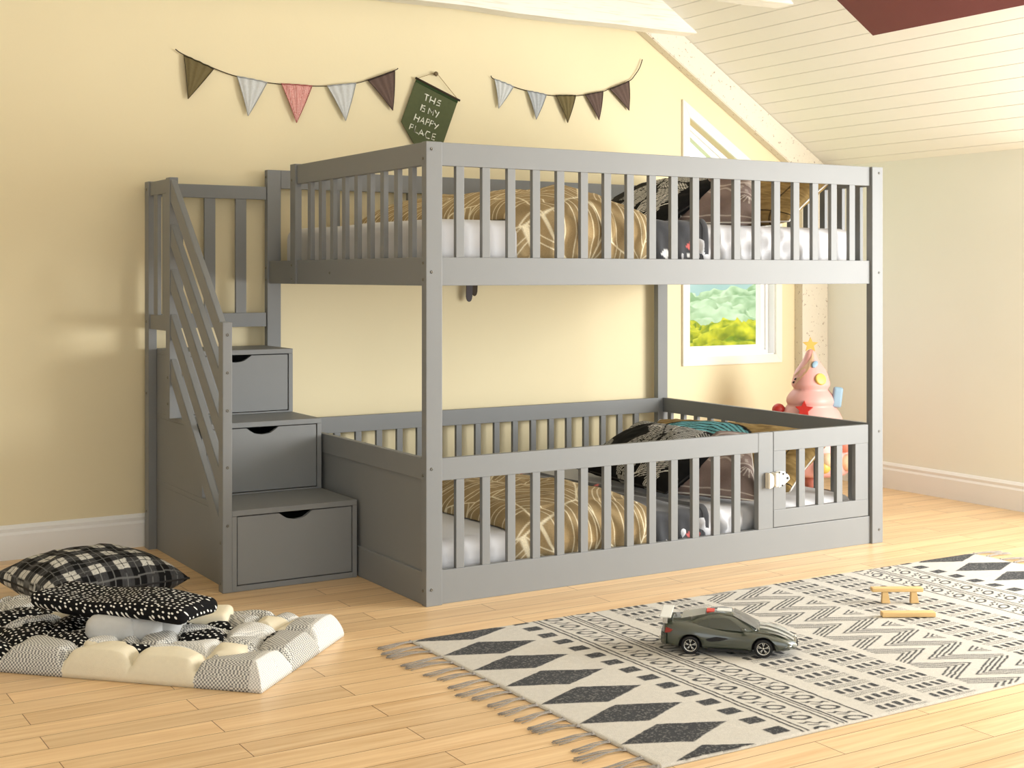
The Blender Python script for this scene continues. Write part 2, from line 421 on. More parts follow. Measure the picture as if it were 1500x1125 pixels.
HILLM = foliage('misty_hill', (140, 168, 160), (196, 208, 208), .16)  # mist is put into the colour as pale blue-green
GRASSM = foliage('garden_grass', (130, 160, 70), (170, 190, 90), 2)
def blob(name, c, r, m, seed, sub=3, amp=.35, fr=2.2, sq=.8):
    bm = bmesh.new(); bmesh.ops.create_icosphere(bm, subdivisions=sub, radius=1)
    for v in bm.verts:
        p = v.co.copy(); q = p*fr
        a = float(vnoise(q.x+seed*3.1, q.y+q.z*1.7, 1.6, seed))*.6+float(vnoise(q.z*1.3+seed, q.x-q.y, 3.4, seed+5))*.4
        v.co = p*(1+amp*a)*r; v.co.z *= sq
    o = fin(name, bm, m, None, True); o.location = c; return o
gb = bmesh.new(); abox(gb, -10, 60, 1.65, 90, -1.9, -1.8); struct(fin('floor_outside', gb, GRASSM))
# low yellow-green bushes
def px_at(px, Z, z): 
    p = CAM + FW*Z + RT*((px-750)/F*Z); return (p.x, p.y, z)
rr = random.Random(3)
posn = ['at the left edge of the window view', 'left of the middle of the window view', 'in the middle of the window view', 'right of the middle of the window view', 'at the right edge of the window view']
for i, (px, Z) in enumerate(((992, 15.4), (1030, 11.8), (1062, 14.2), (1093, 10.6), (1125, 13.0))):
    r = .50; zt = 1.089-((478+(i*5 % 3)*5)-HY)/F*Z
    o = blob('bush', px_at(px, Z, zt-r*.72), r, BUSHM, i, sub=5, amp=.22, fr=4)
    tag(o, 'yellow-green bush outdoors, '+posn[i], 'bush', 'bushes outside the window')
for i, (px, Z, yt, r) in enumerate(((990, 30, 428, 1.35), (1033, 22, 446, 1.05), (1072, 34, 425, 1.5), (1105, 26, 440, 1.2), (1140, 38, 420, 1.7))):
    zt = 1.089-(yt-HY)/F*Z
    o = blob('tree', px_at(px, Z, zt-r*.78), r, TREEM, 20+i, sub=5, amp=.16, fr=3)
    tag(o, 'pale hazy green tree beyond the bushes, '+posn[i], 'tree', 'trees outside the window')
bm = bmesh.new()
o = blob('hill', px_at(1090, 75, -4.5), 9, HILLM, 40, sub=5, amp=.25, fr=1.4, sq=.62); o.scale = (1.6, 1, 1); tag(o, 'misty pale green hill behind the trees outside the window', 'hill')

# ================================================================ BUNK BED
L_, W_, H_ = 2.099, 1.457, 1.53
PW, PD = .060, .033
bed = empty('bunk_bed', 'grey wooden bunk bed with slatted guardrails and a low gate', 'bunk bed', (L_/2, W_/2, 0))
for x0, y0 in ((0, 0), (L_-PW, 0), (0, W_-PD), (L_-PW, W_-PD)):
    box('post', x0, x0+PW, y0, y0+PD, 0, H_, PAINT, bed, .0025)
box('entry_post', 0, .028, 1.089+.033, 1.175, 1.055, H_+.004, PAINT, bed)
RF = .012; RT_ = .022
def xrail(n, x0, x1, y, z0, z1): return box(n, x0, x1, y, y+RT_, z0, z1, PAINT, bed)
def yrail(n, x, y0, y1, z0, z1): return box(n, x, x+RT_, y0, y1, z0, z1, PAINT, bed)
XP, XQ = PW, L_-PW
YP, YQ = PD, W_-PD
# upper front / back / ends
xrail('guard_rail', XP, XQ-.003, RF, 1.453, H_)
xrail('side_rail', XP, XQ-.003, RF, 1.055, 1.149)
YBk = W_-RF-RT_
xrail('guard_rail', XP, XQ, YBk, 1.453, H_)
xrail('side_rail', XP, XQ, YBk, 1.055, 1.149)
yrail('guard_rail', .008, YP, 1.122, 1.453, H_)
yrail('side_rail', .008, YP, YQ, 1.055, 1.149)
yrail('guard_rail', L_-.008-RT_, YP, YQ, 1.453, H_)
yrail('side_rail', L_-.008-RT_, YP, YQ, 1.055, 1.149)
# lower
xrail('guard_rail', XP, 1.442, RF, .409, .483)
xrail('base_rail', XP, XQ, RF, .0, .112)
xrail('guard_rail', XP, XQ, YBk, .413, .483)
xrail('base_rail', XP, XQ, YBk, .0, .112)
yrail('guard_rail', L_-.008-RT_, YP, YQ, .413, .483)
yrail('base_rail', L_-.008-RT_, YP, YQ, .0, .112)
# slats (upright)
SD = .018
def slat_mesh(w, d, h):
    bm = bmesh.new(); abox(bm, 0, w, 0, d, 0, h, .0015)
    bmesh.ops.recalc_face_normals(bm, faces=bm.faces); me = bpy.data.meshes.new('slat'); bm.to_mesh(me); bm.free(); me.materials.append(PAINT); return me
def slats(me, locs, parent=bed, name='slat'):
    for p in locs:
        o = bpy.data.objects.new(name, me); C.objects.link(o); o.parent = parent; o.location = p
ME_UF = slat_mesh(.031, SD, 1.453-1.149); ME_LF = slat_mesh(.031, SD, .409-.112); ME_LB = slat_mesh(.028, SD, .413-.112)
ME_UE = slat_mesh(SD, .030, 1.453-1.149); ME_LE = slat_mesh(SD, .028, .413-.112); ME_UB = slat_mesh(.034, SD, 1.453-1.149)
slats(ME_UF, [(.151+.1003*k-.031, RF+.002, 1.149) for k in range(19)])
slats(ME_LF, [(.151+.1003*k-.031, RF+.002, .112) for k in range(13)])
slats(ME_LB, [(.133+.0995*k-.028, YBk+.002, .112) for k in range(19)])
slats(ME_UB, [(.296+.36*k, YBk+.002, 1.149) for k in range(5)])
slats(ME_UE, [(.010, .120+.1086*k-.0, 1.149) for k in range(9)])
slats(ME_UE, [(L_-.008-RT_+.002, .10+.1018*k, 1.149) for k in range(13)])
slats(ME_LE, [(L_-.008-RT_+.002, .14+.1018*k, .112) for k in range(13)])
# entry post before the gate
box('gate_post', 1.442, 1.516, RF-.001, RF+RT_+.004, .112, .4835, PAINT, bed)
# lower left end: framed solid panel
yrail('panel_rail', .008, YP, YQ, .412, .484)
yrail('panel_rail', .006, YP, YQ, .0, .108)
box('end_panel', .014, .026, YP, YQ, .106, .414, PAINT, bed, 0)
# gate
gate = box('gate', 1.520, 2.028, RF, RF+RT_, .409, .484, PAINT, bed)
def gp(n, *a): return box(n, *a, PAINT, gate)
gp('gate_rail', 1.520, 2.028, RF, RF+RT_, .1145, .181)
gp('gate_stile', 1.520, 1.583, RF+.0005, RF+RT_, .181, .409); gp('gate_stile', 1.957, 2.028, RF+.0005, RF+RT_, .181, .409)
me = slat_mesh(.031, SD, .409-.181)
slats(me, [(1.583+.0703+.1013*k-.0, RF+.002, .181) for k in range(3)], gate, 'gate_slat')
# bed base boards carrying the mattresses
def base(z, n):
    bm = bmesh.new()
    for i in range(12):
        x = .10+i*.158; abox(bm, x, x+.07, RF+RT_+.001, YBk-.001, z-.018, z)
    for y in (RF+RT_, YBk-.02): abox(bm, XP+.01, XQ-.01, y+.001, y+.019, z-.04, z-.0185)
    return fin(n, bm, PAINT, bed)
base(1.105, 'mattress_base'); base(.075, 'mattress_base')
for z in (1.505, 1.10, .452, .055):
    bolt('y', .020, 0, z, bed); bolt('y', L_-.022, 0, z if z != .452 else .455, bed, .0035)
for z in (1.475, 1.13, 1.075, .43, .05): bolt('x', 0, .022, z, bed)
for z in (1.47, 1.13, 1.075): bolt('x', 0, 1.158, z, bed)
for z in (1.50, 1.12, 1.07): bolt('x', 0, 1.441, z, bed)
bolt('x', .008, .80, 1.098, bed)
adopt(bed)
# child-safety latch across gate post and gate
latch = empty('safety_latch', 'small white plastic child-safety latch with black dots clipped across the gate edge', 'latch', (1.52, 0, .30))
LX, LZ = 1.497, .300
WP = mat('white_plastic', (238, 236, 228), .35, .02); WP2 = mat('cream_plastic', (222, 214, 196), .4, .02)
prism('strap_base', [(LX-.024, LZ-.030), (LX-.002, LZ-.026), (LX+.006, LZ-.012), (LX+.006, LZ+.014), (LX-.008, LZ+.028), (LX-.024, LZ+.032)], 'y', -.016, RF-.0015, WP2, latch, .003)
prism('buckle', [(LX+.002, LZ-.022), (LX+.014, LZ-.026), (LX+.022, LZ-.020), (LX+.022, LZ+.026), (LX+.012, LZ+.032), (LX+.002, LZ+.026)], 'y', -.022, RF-.0015, WP2, latch, .003)
hd = prism('latch_head', [(LX+.022, LZ-.028), (LX+.046, LZ-.024), (LX+.058, LZ-.008), (LX+.080, LZ-.004), (LX+.083, LZ+.004), (LX+.072, LZ+.012), (LX+.062, LZ+.030), (LX+.040, LZ+.034), (LX+.022, LZ+.030)], 'y', -.018, RF-.0015, WP, latch, .004)
for dx, dz, r in ((.066, .006, .0055), (.044, .024, .0045), (.040, -.020, .004), (.060, .026, .003), (.026, .030, .003)):
    bm = bmesh.new(); aprism(bm, [(LX+dx+r*math.cos(t*math.pi/6), LZ+dz+r*math.sin(t*math.pi/6)) for t in range(12)], 'y', -.0195, -.0165)
    fin('dot', bm, BLACK, hd)
adopt(latch)

# ================================================================ STAIRCASE WITH DRAWERS
st = empty('storage_staircase', 'grey storage staircase with three drawers and a slanted handrail beside the bunk bed', 'staircase', (-.25, 1.0, 0))
SX0, SX1 = -.472, -.003
POX0, POX1 = -.506, -.4725
def cabinet(y0, z0, z1, bot):
    bm = bmesh.new(); t = .017
    abox(bm, SX0, SX1, y0, 1.449, z1-.019, z1, .0015)                       # tread board
    abox(bm, SX0, SX0+t, y0, 1.449, z0, z1-.0195, .001); abox(bm, SX1-t, SX1, y0, 1.449, z0, z1-.0195, .001)
    abox(bm, SX0+t, SX1-t, 1.432, 1.449, z0, z1-.0195)
    abox(bm, SX0+t, SX1-t, y0, 1.432, z0, z0+bot, .001)
    c = fin('step_cabinet', bm, PAINT, st)
    a, b_ = SX0+t+.003, SX1-t-.003; zb, zt = z0+bot+.003, z1-.0195-.003; cx = (a+b_)/2
    pts = [(a, zb), (b_, zb), (b_, zt), (cx+.062, zt)]
    for k in range(1, 8):
        u = k/8; pts.append((cx+.062-.124*u, zt-.026*min(1, math.sin(math.pi*u)**.75*1.05)))
    pts += [(cx-.062, zt), (a, zt)]
    d = prism('drawer', pts, 'y', y0+.003, y0+.019, PAINT, c, .0012)
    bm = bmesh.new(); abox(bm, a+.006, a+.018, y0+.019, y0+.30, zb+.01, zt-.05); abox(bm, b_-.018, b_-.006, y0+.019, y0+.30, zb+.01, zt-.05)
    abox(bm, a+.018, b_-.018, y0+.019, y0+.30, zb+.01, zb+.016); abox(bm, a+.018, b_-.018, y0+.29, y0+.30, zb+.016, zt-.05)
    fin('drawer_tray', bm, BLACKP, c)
    return c
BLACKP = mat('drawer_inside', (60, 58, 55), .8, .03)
cabinet(.532, 0, .279, .019)
cabinet(.853, .2795, .545, .006)
cabinet(1.139, .5455, .797, .006)
sp = lambda n, *a, bev=.002: box(n, *a, PAINT, st, bev)
sp('newel_post', POX0, POX1, .53, .574, 0, .928)
sp('post', POX0, POX1, 1.4525-.05+.0, 1.4545+.0, 0, 1.462)
sp('post', POX0, POX1, 1.128, 1.177, .545, 1.462)
for z0, z1 in ((1.405, 1.459), (.876, .934)):
    sp('guard_rail', POX0+.007, POX1-.008, 1.177, 1.4025, z0, z1)
    sp('guard_rail', POX1+.0, -.002, 1.430, 1.449, z0, z1)
for y in (1.335, 1.222): sp('guard_slat', POX0+.008, POX1-.010, y-.026, y+.026, .934, 1.405)
for x in (-.378, -.244, -.1115): sp('guard_slat', x-.023, x+.023, 1.432, 1.447, .934, 1.405)
bm_pts = lambda z: [(1.128, z), (.574, z-.527), (.574, z-.527-.086), (1.128, z-.086)]
for z in (1.455, 1.285, 1.115, .944, .773):
    prism('handrail_bar', bm_pts(z), 'x', POX0+.004, POX1-.006, PAINT, st, .002)
for z in (.885, .755, .625, .43, .23): bolt('y', -.489, .53, z, st)
for z in (.17, .03): bolt('x', POX0, .552, z, st)
for z in (1.43, .905, .62, .15): bolt('x', POX0, 1.43, z, st)
for z in (.70, .60): bolt('x', POX0, 1.15, z, st)
adopt(st)

# ================================================================ BEDDING
def mattress(z0, z1, label):
    def disp(p):
        x, y, z = p
        t = (z-z0)/(z1-z0)
        if y < .16:
            # ruched sheet along the front edge towards the pillows
            w = max(0, min(1, (x-1.02)/.12))*max(0, min(1, (1.80-x)/.12))*max(0, min(1, (.16-y)/.06))*math.sin(math.pi*min(1, max(0, t)))
            s = math.sin((x*1.0+.55*(z-z0)*1.0)*58+2.2*math.sin(x*9))
            y += -.014*w*s-.008*w*math.sin(x*97-z*60)
        z += .004*float(vnoise(x, y, 3.1, 2)) if z > z0+.05 else 0
        return (x, y, z)
    o = rbox('mattress', .068, 2.022, .078, 1.412, z0, z1, .045, SHEET, None, .022, disp)
    return tag(o, label, 'mattress', 'mattresses on the bunk bed')
mattress(1.1065, 1.283, 'thick mattress in a light grey sheet on the upper bunk')
mattress(.0765, .196, 'mattress in a light grey sheet on the lower bunk behind the gate')

# duvets: tan print with cream arcs
TAN, CREAM = lin((164, 142, 104)), lin((240, 228, 196))
def leafprint(u, v, seed=1):
    """cream arcs drawn over tan cloth, u and v in metres"""
    r = np.random.default_rng(seed); n = 60
    pts = r.random((n, 2))*np.array([1.6, 2.0])-.15; ang = r.random(n)*6.28; cur = (r.random(n)-.5)*9
    du = u[..., None]-pts[:, 0]; dv = v[..., None]-pts[:, 1]
    d = np.sqrt(du**2+dv**2); o = np.argsort(d, -1); k = o[..., 0]; k2 = o[..., 1]
    f1 = np.take_along_axis(d, o[..., :1], -1)[..., 0]; f2 = np.take_along_axis(d, o[..., 1:2], -1)[..., 0]
    a = ang[k]; du = np.take_along_axis(du, o[..., :1], -1)[..., 0]; dv = np.take_along_axis(dv, o[..., :1], -1)[..., 0]
    s = du*np.cos(a)+dv*np.sin(a); t = -du*np.sin(a)+dv*np.cos(a)
    q = (s+cur[k]*t*t)/.024
    fr_ = np.abs(q-np.round(q))*.024
    m = np.clip((.0030-fr_)/.0020, 0, 1)*(((np.round(q).astype(int)*7+k) % 3) != 0)
    m = np.maximum(m, np.clip((.0035-(f2-f1)/2)/.002, 0, 1))
    return m
DUVM = emat('printed_duvet', .95, .3, 300, .12, 0)
def duvet(ztop, drop_to, label, name='duvet', thick=.13, x0=.385, x1=1.02):
    NU, NV = 230, 470
    u = np.linspace(0, 1, NU); v = np.linspace(0, 1, NV); Ug, Vg = np.meshgrid(u, v)
    Lw = x1-x0; yf, R, yb = .090, .055, 1.385
    top_len = yb-yf-R; arc = R*math.pi/2; drop = ztop-R-drop_to; tot = top_len+arc+drop
    s = Vg*tot; ang = np.clip((s-top_len)/arc, 0, 1)*np.pi/2; over = np.clip(s-top_len-arc, 0, None)
    X = x0+Ug*Lw-.04*(1-Vg)+.012*np.sin(s*7)
    y0 = np.where(s < top_len, yb-s, yf+R-R*np.sin(ang)); z0 = np.where(s < top_len, ztop+.003, ztop+.003-R+R*np.cos(ang))-over
    k = np.clip((s-top_len+.16)/.30, 0, 1); k = k*k*(3-2*k)
    amp = thick*(1-k)+.047*k
    bulge = np.clip(np.sin(np.pi*np.clip(Ug, 0, 1)), 0, 1)**.5
    endb = np.clip(s/.16, 0, 1)**.5
    wr = 1+.12*vnoise(X, s, 5, 3)+.08*vnoise(X, s, 12, 4)+.03*vnoise(X*2, s, 22, 8)
    puff = amp*bulge*endb*np.where(k > .5, 1-.18*np.abs(vnoise(X, s, 16, 7)), 1)*((1-k)*wr+k*.97)
    puff = puff*(1-.75*np.clip(over/drop, 0, 1)**6)
    nY, nZ = -np.sin(ang), np.cos(ang)
    Y = np.maximum(y0+nY*puff, .0355); Z = z0+nZ*puff+.004*(1-bulge)
    m = leafprint(Ug*Lw, s, 1)
    col = mixc(TAN[None, None]*(1+.08*vnoise(X, s, 30, 9))[..., None], CREAM[None, None], m)
    o = grid(name, X, Y, Z, DUVM, None, col, X2=(X, y0+nY*0.0005, z0+nZ*.0005-.001))
    return tag(o, label, 'duvet', 'printed duvets on the bunk bed')
duvet(1.284, 1.10, 'puffy tan duvet with cream line print, draped on the upper bunk')
duvet(.197, .085, 'puffy tan duvet with cream line print, draped on the lower bunk', thick=.10, x0=.375)

# dark throw between duvet and pillows
THM = emat('dark_throw', .8, .2, 500, .1)
def throw(ztop, drop_to, label):
    NU, NV = 60, 200
    u = np.linspace(0, 1, NU); v = np.linspace(0, 1, NV); Ug, Vg = np.meshgrid(u, v)
    top_len = 1.27; drop = ztop-drop_to; s = Vg*(top_len+drop)
    X = .98+Ug*(.27-.05*np.clip(1-Vg, 0, 1))-.05*(1-Vg); r = .03
    ang = np.clip((s-(top_len-r))/(r*1.57), 0, 1)*np.pi/2
    Y = np.where(s < top_len-r, .066+(top_len-s), .066+r-r*np.sin(ang))
    over = np.clip(s-(top_len-r)-r*1.57, 0, None)
    edge = np.exp(-((Ug-.97)/.06)**2)
    Z = ztop+.008+np.where(s < top_len-r, 0, -r+r*np.cos(ang))-over
    Z = Z+.008*(1-ang/1.571)*edge+.006*(1-ang/1.571)*(1+np.sin(X*55+s*7))*.5
    Y = Y-.0+.004*(ang/1.571)*(1+np.sin(X*70+Z*30))
    Z = np.maximum(Z, drop_to)
    col = np.zeros(X.shape+(3,))+lin((74, 75, 78))
    for cx, cs, w, h, c in ((.72, 1.350, .05, .035, (236, 120, 116)), (.72, 1.385, .05, .02, (240, 240, 238)), (.25, 1.38, .04, .03, (240, 240, 238)), (.82, .62, .06, .05, (236, 120, 116)), (.74, .66, .05, .04, (240, 230, 228)), (.35, .25, .05, .05, (220, 60, 50)), (.8, .12, .05, .04, (220, 60, 50))):
        q = (np.abs((Ug-cx)*.27)/w*2+np.abs(s-cs)/h*2 < 1.4)
        col[q] = lin(c)
    col[(np.abs(Ug-.90) < .012)] = lin((30, 30, 32)); col[(np.abs(Ug-.80) < .006)] = lin((190, 190, 190))
    o = grid('throw_blanket', X, Y, Z, THM, None, col, X2=(X, np.where(ang > 0, Y+.004, Y), Z-.004))
    return tag(o, label, 'blanket', 'dark throws on the bunk bed')
throw(1.284, 1.115, 'dark grey throw with pink and white marks beside the duvet on the upper bunk')
throw(.197, .085, 'dark grey throw with pink and white marks beside the duvet on the lower bunk')

PILM = emat('printed_cushion_cloth', .95, .35, 420, .12, 0)
def pillow(name, w, h, t, pat, origin, right, up, label, cat, group, taper=1., n=110, pipe=None, skew=0., flat=False):
    right = Vector(right).normalized(); up = Vector(up).normalized(); nrm = right.cross(up).normalized()
    up = nrm.cross(right)
    u = np.linspace(-1, 1, n); Ug, Vg = np.meshgrid(u, u)
    ux = np.sign(Ug)*np.abs(Ug)**.8; vx = np.sign(Vg)*np.abs(Vg)**.8; ux, vx = Ug, Vg
    conc = .07 if w < .55 and h > .38 else .035
    tx = 1+(taper-1)*(vx+1)/2
    A = w/2*ux*(1-conc*(1-vx**2))*tx+skew*(vx+1)/2; B = h/2*vx*(1-conc*(1-ux**2))+h/2
    th = t/2*(np.clip((1-ux**2), 0, 1)*np.clip((1-vx**2), 0, 1))**.42
    th = th*(1+.10*vnoise(ux+2, vx+2, 2.2, len(label)))+.0035*np.clip(vnoise(A*3, B*3, 9, 5), -1, 1)*(th > t*.1)
    O = Vector(origin)
    def P3(k):
        return [O[i]+right[i]*A+up[i]*B+nrm[i]*(th*k) for i in range(3)]
    f, b = (P3(2), P3(0)) if flat else (P3(1), P3(-1))
    col = pat(A, B, ux, vx)
    zmin = 0
    o = grid(name, f[0], f[1], f[2], PILM, None, col, X2=(b[0], b[1], b[2]))
    tag(o, label, cat, group)
    if pipe is not None:
        rim = [(0, j) for j in range(n)]+[(i, n-1) for i in range(1, n)]+[(n-1, j) for j in range(n-2, -1, -1)]+[(i, 0) for i in range(n-2, 0, -1)]
        pts = [Vector((f[0][i, j], f[1][i, j], f[2][i, j])) for i, j in rim[::3]]; pts.append(pts[0])
        tube('piping', pts, .0035, pipe, o, 6)
    return o
def bw(A, B, u, v):
    c = np.zeros(A.shape+(3,))+lin((18, 18, 19))
    W = lin((238, 236, 228))
    r = np.random.default_rng(5)
    for k in range(15):
        cx, cy = (r.random()-.5)*.70, r.random()*.38; a = r.random()*6.28; L = .08+.07*r.random()
        du = A-cx; dv = B-cy; s = du*math.cos(a)+dv*math.sin(a); t = -du*math.sin(a)+dv*math.cos(a)
        inside = (np.abs(t) < L*.55*(1-(s/L)**2)) & (np.abs(s) < L)
        q = (s-1.6*np.abs(t))/.0185
        m = inside & (np.abs(q-np.round(q)) < .21) & (np.abs(t) > .003)
        c[inside] = lin((18, 18, 19)); c[m] = W
    wv = np.abs(np.sin((B*26+2.5*np.sin(A*14))))<.10
    c[wv & (vnoise(A, B, 9, 3) > .35)] = W
    return c
def taupe(A, B, u, v):
    base = lin((124, 106, 100)); hi = lin((205, 194, 184))
    c = mixc(np.zeros(A.shape+(3,))+base, np.zeros(A.shape+(3,))+lin((150, 134, 128)), .5+.5*vnoise(A, B, 22, 3))
    r = np.sqrt(((A+.0)/.085)**2+((B-.26)/.075)**2)
    c = mixc(c, hi[None, None]+c*0, np.clip(1-np.abs(r-1)*9, 0, 1)*.9)
    y0 = .155+.012*np.sin(A*60); c = mixc(c, hi[None, None]+c*0, np.clip(1-np.abs(B-y0)/.007, 0, 1)*(np.abs(A) < .19)*.9)
    fur = (A > .06) & (B > .16); c[fur] = mixc(c, hi[None, None]+c*0, .5*(vnoise(A*1.0+B, B-A, 60, 8) > .2))[fur]
    for k in range(5):
        x = .10+.012*k; m = (np.abs(A-x-(.12-B)*(k-2)*.35) < .0022) & (B > .09) & (B < .14); c[m] = hi
    c[(np.abs(v+.93) < .012)] = hi
    return c
def teal(A, B, u, v):
    br = lin((128, 104, 62)); c = mixc(np.zeros(A.shape+(3,))+br, np.zeros(A.shape+(3,))+lin((168, 142, 92)), .5+.5*vnoise(A, B*3, 40, 3))
    du, dv = A+.13, B-.26; r = np.sqrt((du/.26)**2+(dv/.13)**2)
    T = lin((120, 192, 200)); K = lin((18, 22, 24))
    c[r < 1.07] = K; q = (dv+.6*du*du*4)/.021; m = (r < 1) & (np.abs(q-np.round(q)) < .34); c[m] = T
    m2 = (r < 1) & (du < -.02) & (np.abs(np.sin(du*150+dv*60)) < .5); c[m2 & (vnoise(A, B, 12, 2) > 0)] = lin((236, 234, 226))
    c[np.abs(u-.80) < .012] = lin((40, 30, 22)); c[np.abs(v+.82) < .011] = lin((40, 30, 22))
    return c
PIPEW = mat('pale_piping', (225, 220, 212), .7, .03); PIPEB = mat('black_piping', (20, 20, 21), .7, .03)
GU, GL = 'cushions on the upper bunk', 'cushions on the lower bunk'
def cushions(z, lev, G):
    end = 'right end of the %s bunk' % lev
    pillow('cushion', .88, .45, .15, teal, (1.50, .475, z+.040), (.27, -.80, 0), (.36, .12, .185), 'large tan and brown cushion with teal print against the '+end, 'cushion', G, pipe=PIPEW, n=150)
    pillow('cushion', .80, .40, .14, bw, (1.27, .70, z+.040), (-.10, -.82, 0), (.34, -.04, .185), 'black cushion with white feather print, middle of three on the %s bunk' % lev if 0 else 'black cushion with white feather print on the %s bunk' % lev, 'cushion', G, pipe=PIPEB, n=150)
    pillow('cushion', .42, .37, .12, taupe, (1.365, .215, z+.030), (.42, -.90, 0), (.62, .28, .50), 'taupe cushion with pale ring print and pointed top on the %s bunk' % lev, 'cushion', G, taper=.34, skew=-.03, pipe=PIPEW)
cushions(1.262, 'upper', GU); cushions(.190, 'lower', GL)

# ================================================================ WALL DECORATION
def bunting(pts, flags, end, label):
    YS = YW-.012
    P = [onwall(x, y, YS) for x, y in pts]
    root = empty('bunting', label, 'bunting', (P[0]+P[-1])/2, 'fabric buntings on the yellow wall')
    # smooth string through measured points
    def cr(p0, p1, p2, p3, t): return .5*((2*p1)+(-p0+p2)*t+(2*p0-5*p1+4*p2-p3)*t*t+(-p0+3*p1-3*p2+p3)*t**3)
    Q = [P[0]]+P+[P[-1]]; out = []
    for i in range(len(P)-1):
        for k in range(6): out.append(cr(Q[i], Q[i+1], Q[i+2], Q[i+3], k/6))
    out.append(P[-1]); tube('string', out, .0022, STRING, root, 6)
    for (a, b_, c, col) in flags:
        A, B_, Cc = onwall(*a, YS), onwall(*b_, YS), onwall(*c, YS)
        N = 26; t = np.linspace(0, 1, N); Ug, Vg = np.meshgrid(t, t)
        e = 1-Vg*.985
        cu = (Ug-.5)*e+.5
        mx = A.x+(B_.x-A.x)*.5; mz = A.z+(B_.z-A.z)*.5
        X = (mx+(B_.x-A.x)*(Ug-.5))*(1-Vg)+Cc.x*Vg; Z = (mz+(B_.z-A.z)*(Ug-.5))*(1-Vg)+Cc.z*Vg
        pl = np.sin(Ug*2*np.pi*3.5)*.0035*(1-Vg)**1.2
        Y = YS-.003+pl-.012*np.sin(np.pi*Vg)*.5-.004*(1-np.abs(2*Ug-1))*1
        f = grid('flag', X, Y, Z, col, root, X2=(X, Y+.0022, Z))
        hem = FLAGD[col.name]
        bm = bmesh.new(); atube(bm, [(X[0, j], Y[0, j]-.0006, Z[0, j]) for j in range(0, N)], .0032, 6)
        for jj in (0, N-1): atube(bm, [(X[i, jj], Y[i, jj]-.0004, Z[i, jj]) for i in range(0, N)], .0014, 5)
        fin('hem', bm, hem, f, True)
    adopt(root); return root
FLAGD = {}
def fm(name, c, d, **k):
    m = mat(name, c, .9, .14, 120, .3, 700, spec=.1, **k); FLAGD[m.name] = mat(name+'_hem', d, .9, .1, 120); return m
OLIVE = fm('olive_cloth', (116, 104, 72), (60, 52, 30)); LGREY = fm('light_grey_cloth', (206, 208, 206), (160, 162, 162)); BRN = fm('brown_cloth', (106, 88, 80), (52, 38, 32))
def gingham():
    m, nt, b = nm('rose_dotted_cloth'); L = nt.links.new; b.inputs['Roughness'].default_value = .9
    tc = node(nt, 'ShaderNodeTexCoord'); mp = node(nt, 'ShaderNodeMapping'); mp.inputs['Rotation'].default_value = (0, .78, 0); L(tc.outputs['Object'], mp.inputs[0])
    ck = node(nt, 'ShaderNodeTexChecker'); ck.inputs['Scale'].default_value = 230; ck.inputs['Color1'].default_value = S((196, 110, 104)); ck.inputs['Color2'].default_value = S((232, 190, 180))
    L(mp.outputs[0], ck.inputs[0]); L(ck.outputs[0], b.inputs['Base Color']); return m
ROSE = gingham(); FLAGD[ROSE.name] = mat('rose_hem', (168, 96, 90), .9, .1, 120)
bunting([(257, 72), (269, 80), (313, 100), (347, 112), (391, 121), (434, 125), (479, 126), (521, 122), (545, 115), (578, 103), (583, 100)],
        [((269, 81), (313, 101), (275, 145), OLIVE), ((347, 112), (391, 121), (363, 170), LGREY), ((412, 123), (457, 126), (434, 180), ROSE), ((479, 126), (521, 122), (506, 177), LGREY), ((539, 118), (578, 104), (575, 162), BRN)], None,
        'larger five-flag fabric bunting on the yellow wall left of the green pennant sign')
bunting([(719, 111), (724, 116), (752, 127), (772, 133), (800, 139), (829, 141), (857, 139), (883, 134), (893, 130), (921, 119), (930, 110), (937, 99), (941, 87)],
        [((724, 116), (752, 127), (730, 159), LGREY), ((772, 133), (800, 139), (785, 175), fm('speckled_grey_cloth', (184, 188, 190), (140, 142, 144))), ((814, 140), (843, 140), (831, 180), OLIVE), ((857, 139), (883, 134), (877, 176), BRN), ((893, 131), (921, 119), (921, 162), BRN)], None,
        'smaller five-flag fabric bunting on the yellow wall right of the green pennant sign')
# green pennant sign
YS = YW-.016
tl, tr_ = onwall(610, 115, YS), onwall(671, 146.5, YS)
sign = empty('pennant_sign', 'dark green pennant sign with white lettering hanging crooked above the bunk bed', 'sign', (.80, YS, 1.66))
e = (tr_-tl).normalized(); dn = Vector((e.z, 0, -e.x))
if dn.z > 0: dn = -dn
wd = (tr_-tl).length; hh = .212
pent = [tl, tr_, tr_+dn*hh, tl+e*(wd/2)+dn*(hh+.082), tl+dn*hh]
banner = prism('banner', [(p.x, p.z) for p in pent], 'y', YS-.002, YS+.002, FELT, sign, .0006)
prism('hem', [(p.x, p.z) for p in (tl, tr_, tr_+dn*.016, tl+dn*.016)], 'y', YS-.0042, YS-.0021, FELTD, sign, .0006)
tube('dowel', [tl-e*.006+Vector((0, -.003, 0)), tr_+e*.008+Vector((0, -.003, 0))], .005, STRING, sign, 10)
nail = onwall(637.5, 108.5, YW-.01)
tube('hanging_cord', [tl+Vector((0, -.002, 0)), nail+Vector((-.006, -.004, .004)), nail+Vector((.006, -.004, .004)), tr_+Vector((0, -.002, 0))], .0012, JUTE, sign, 6)
def Z9(x, y): return onwall(570+x/9.375, 90+y/9.375, YS-.0035)
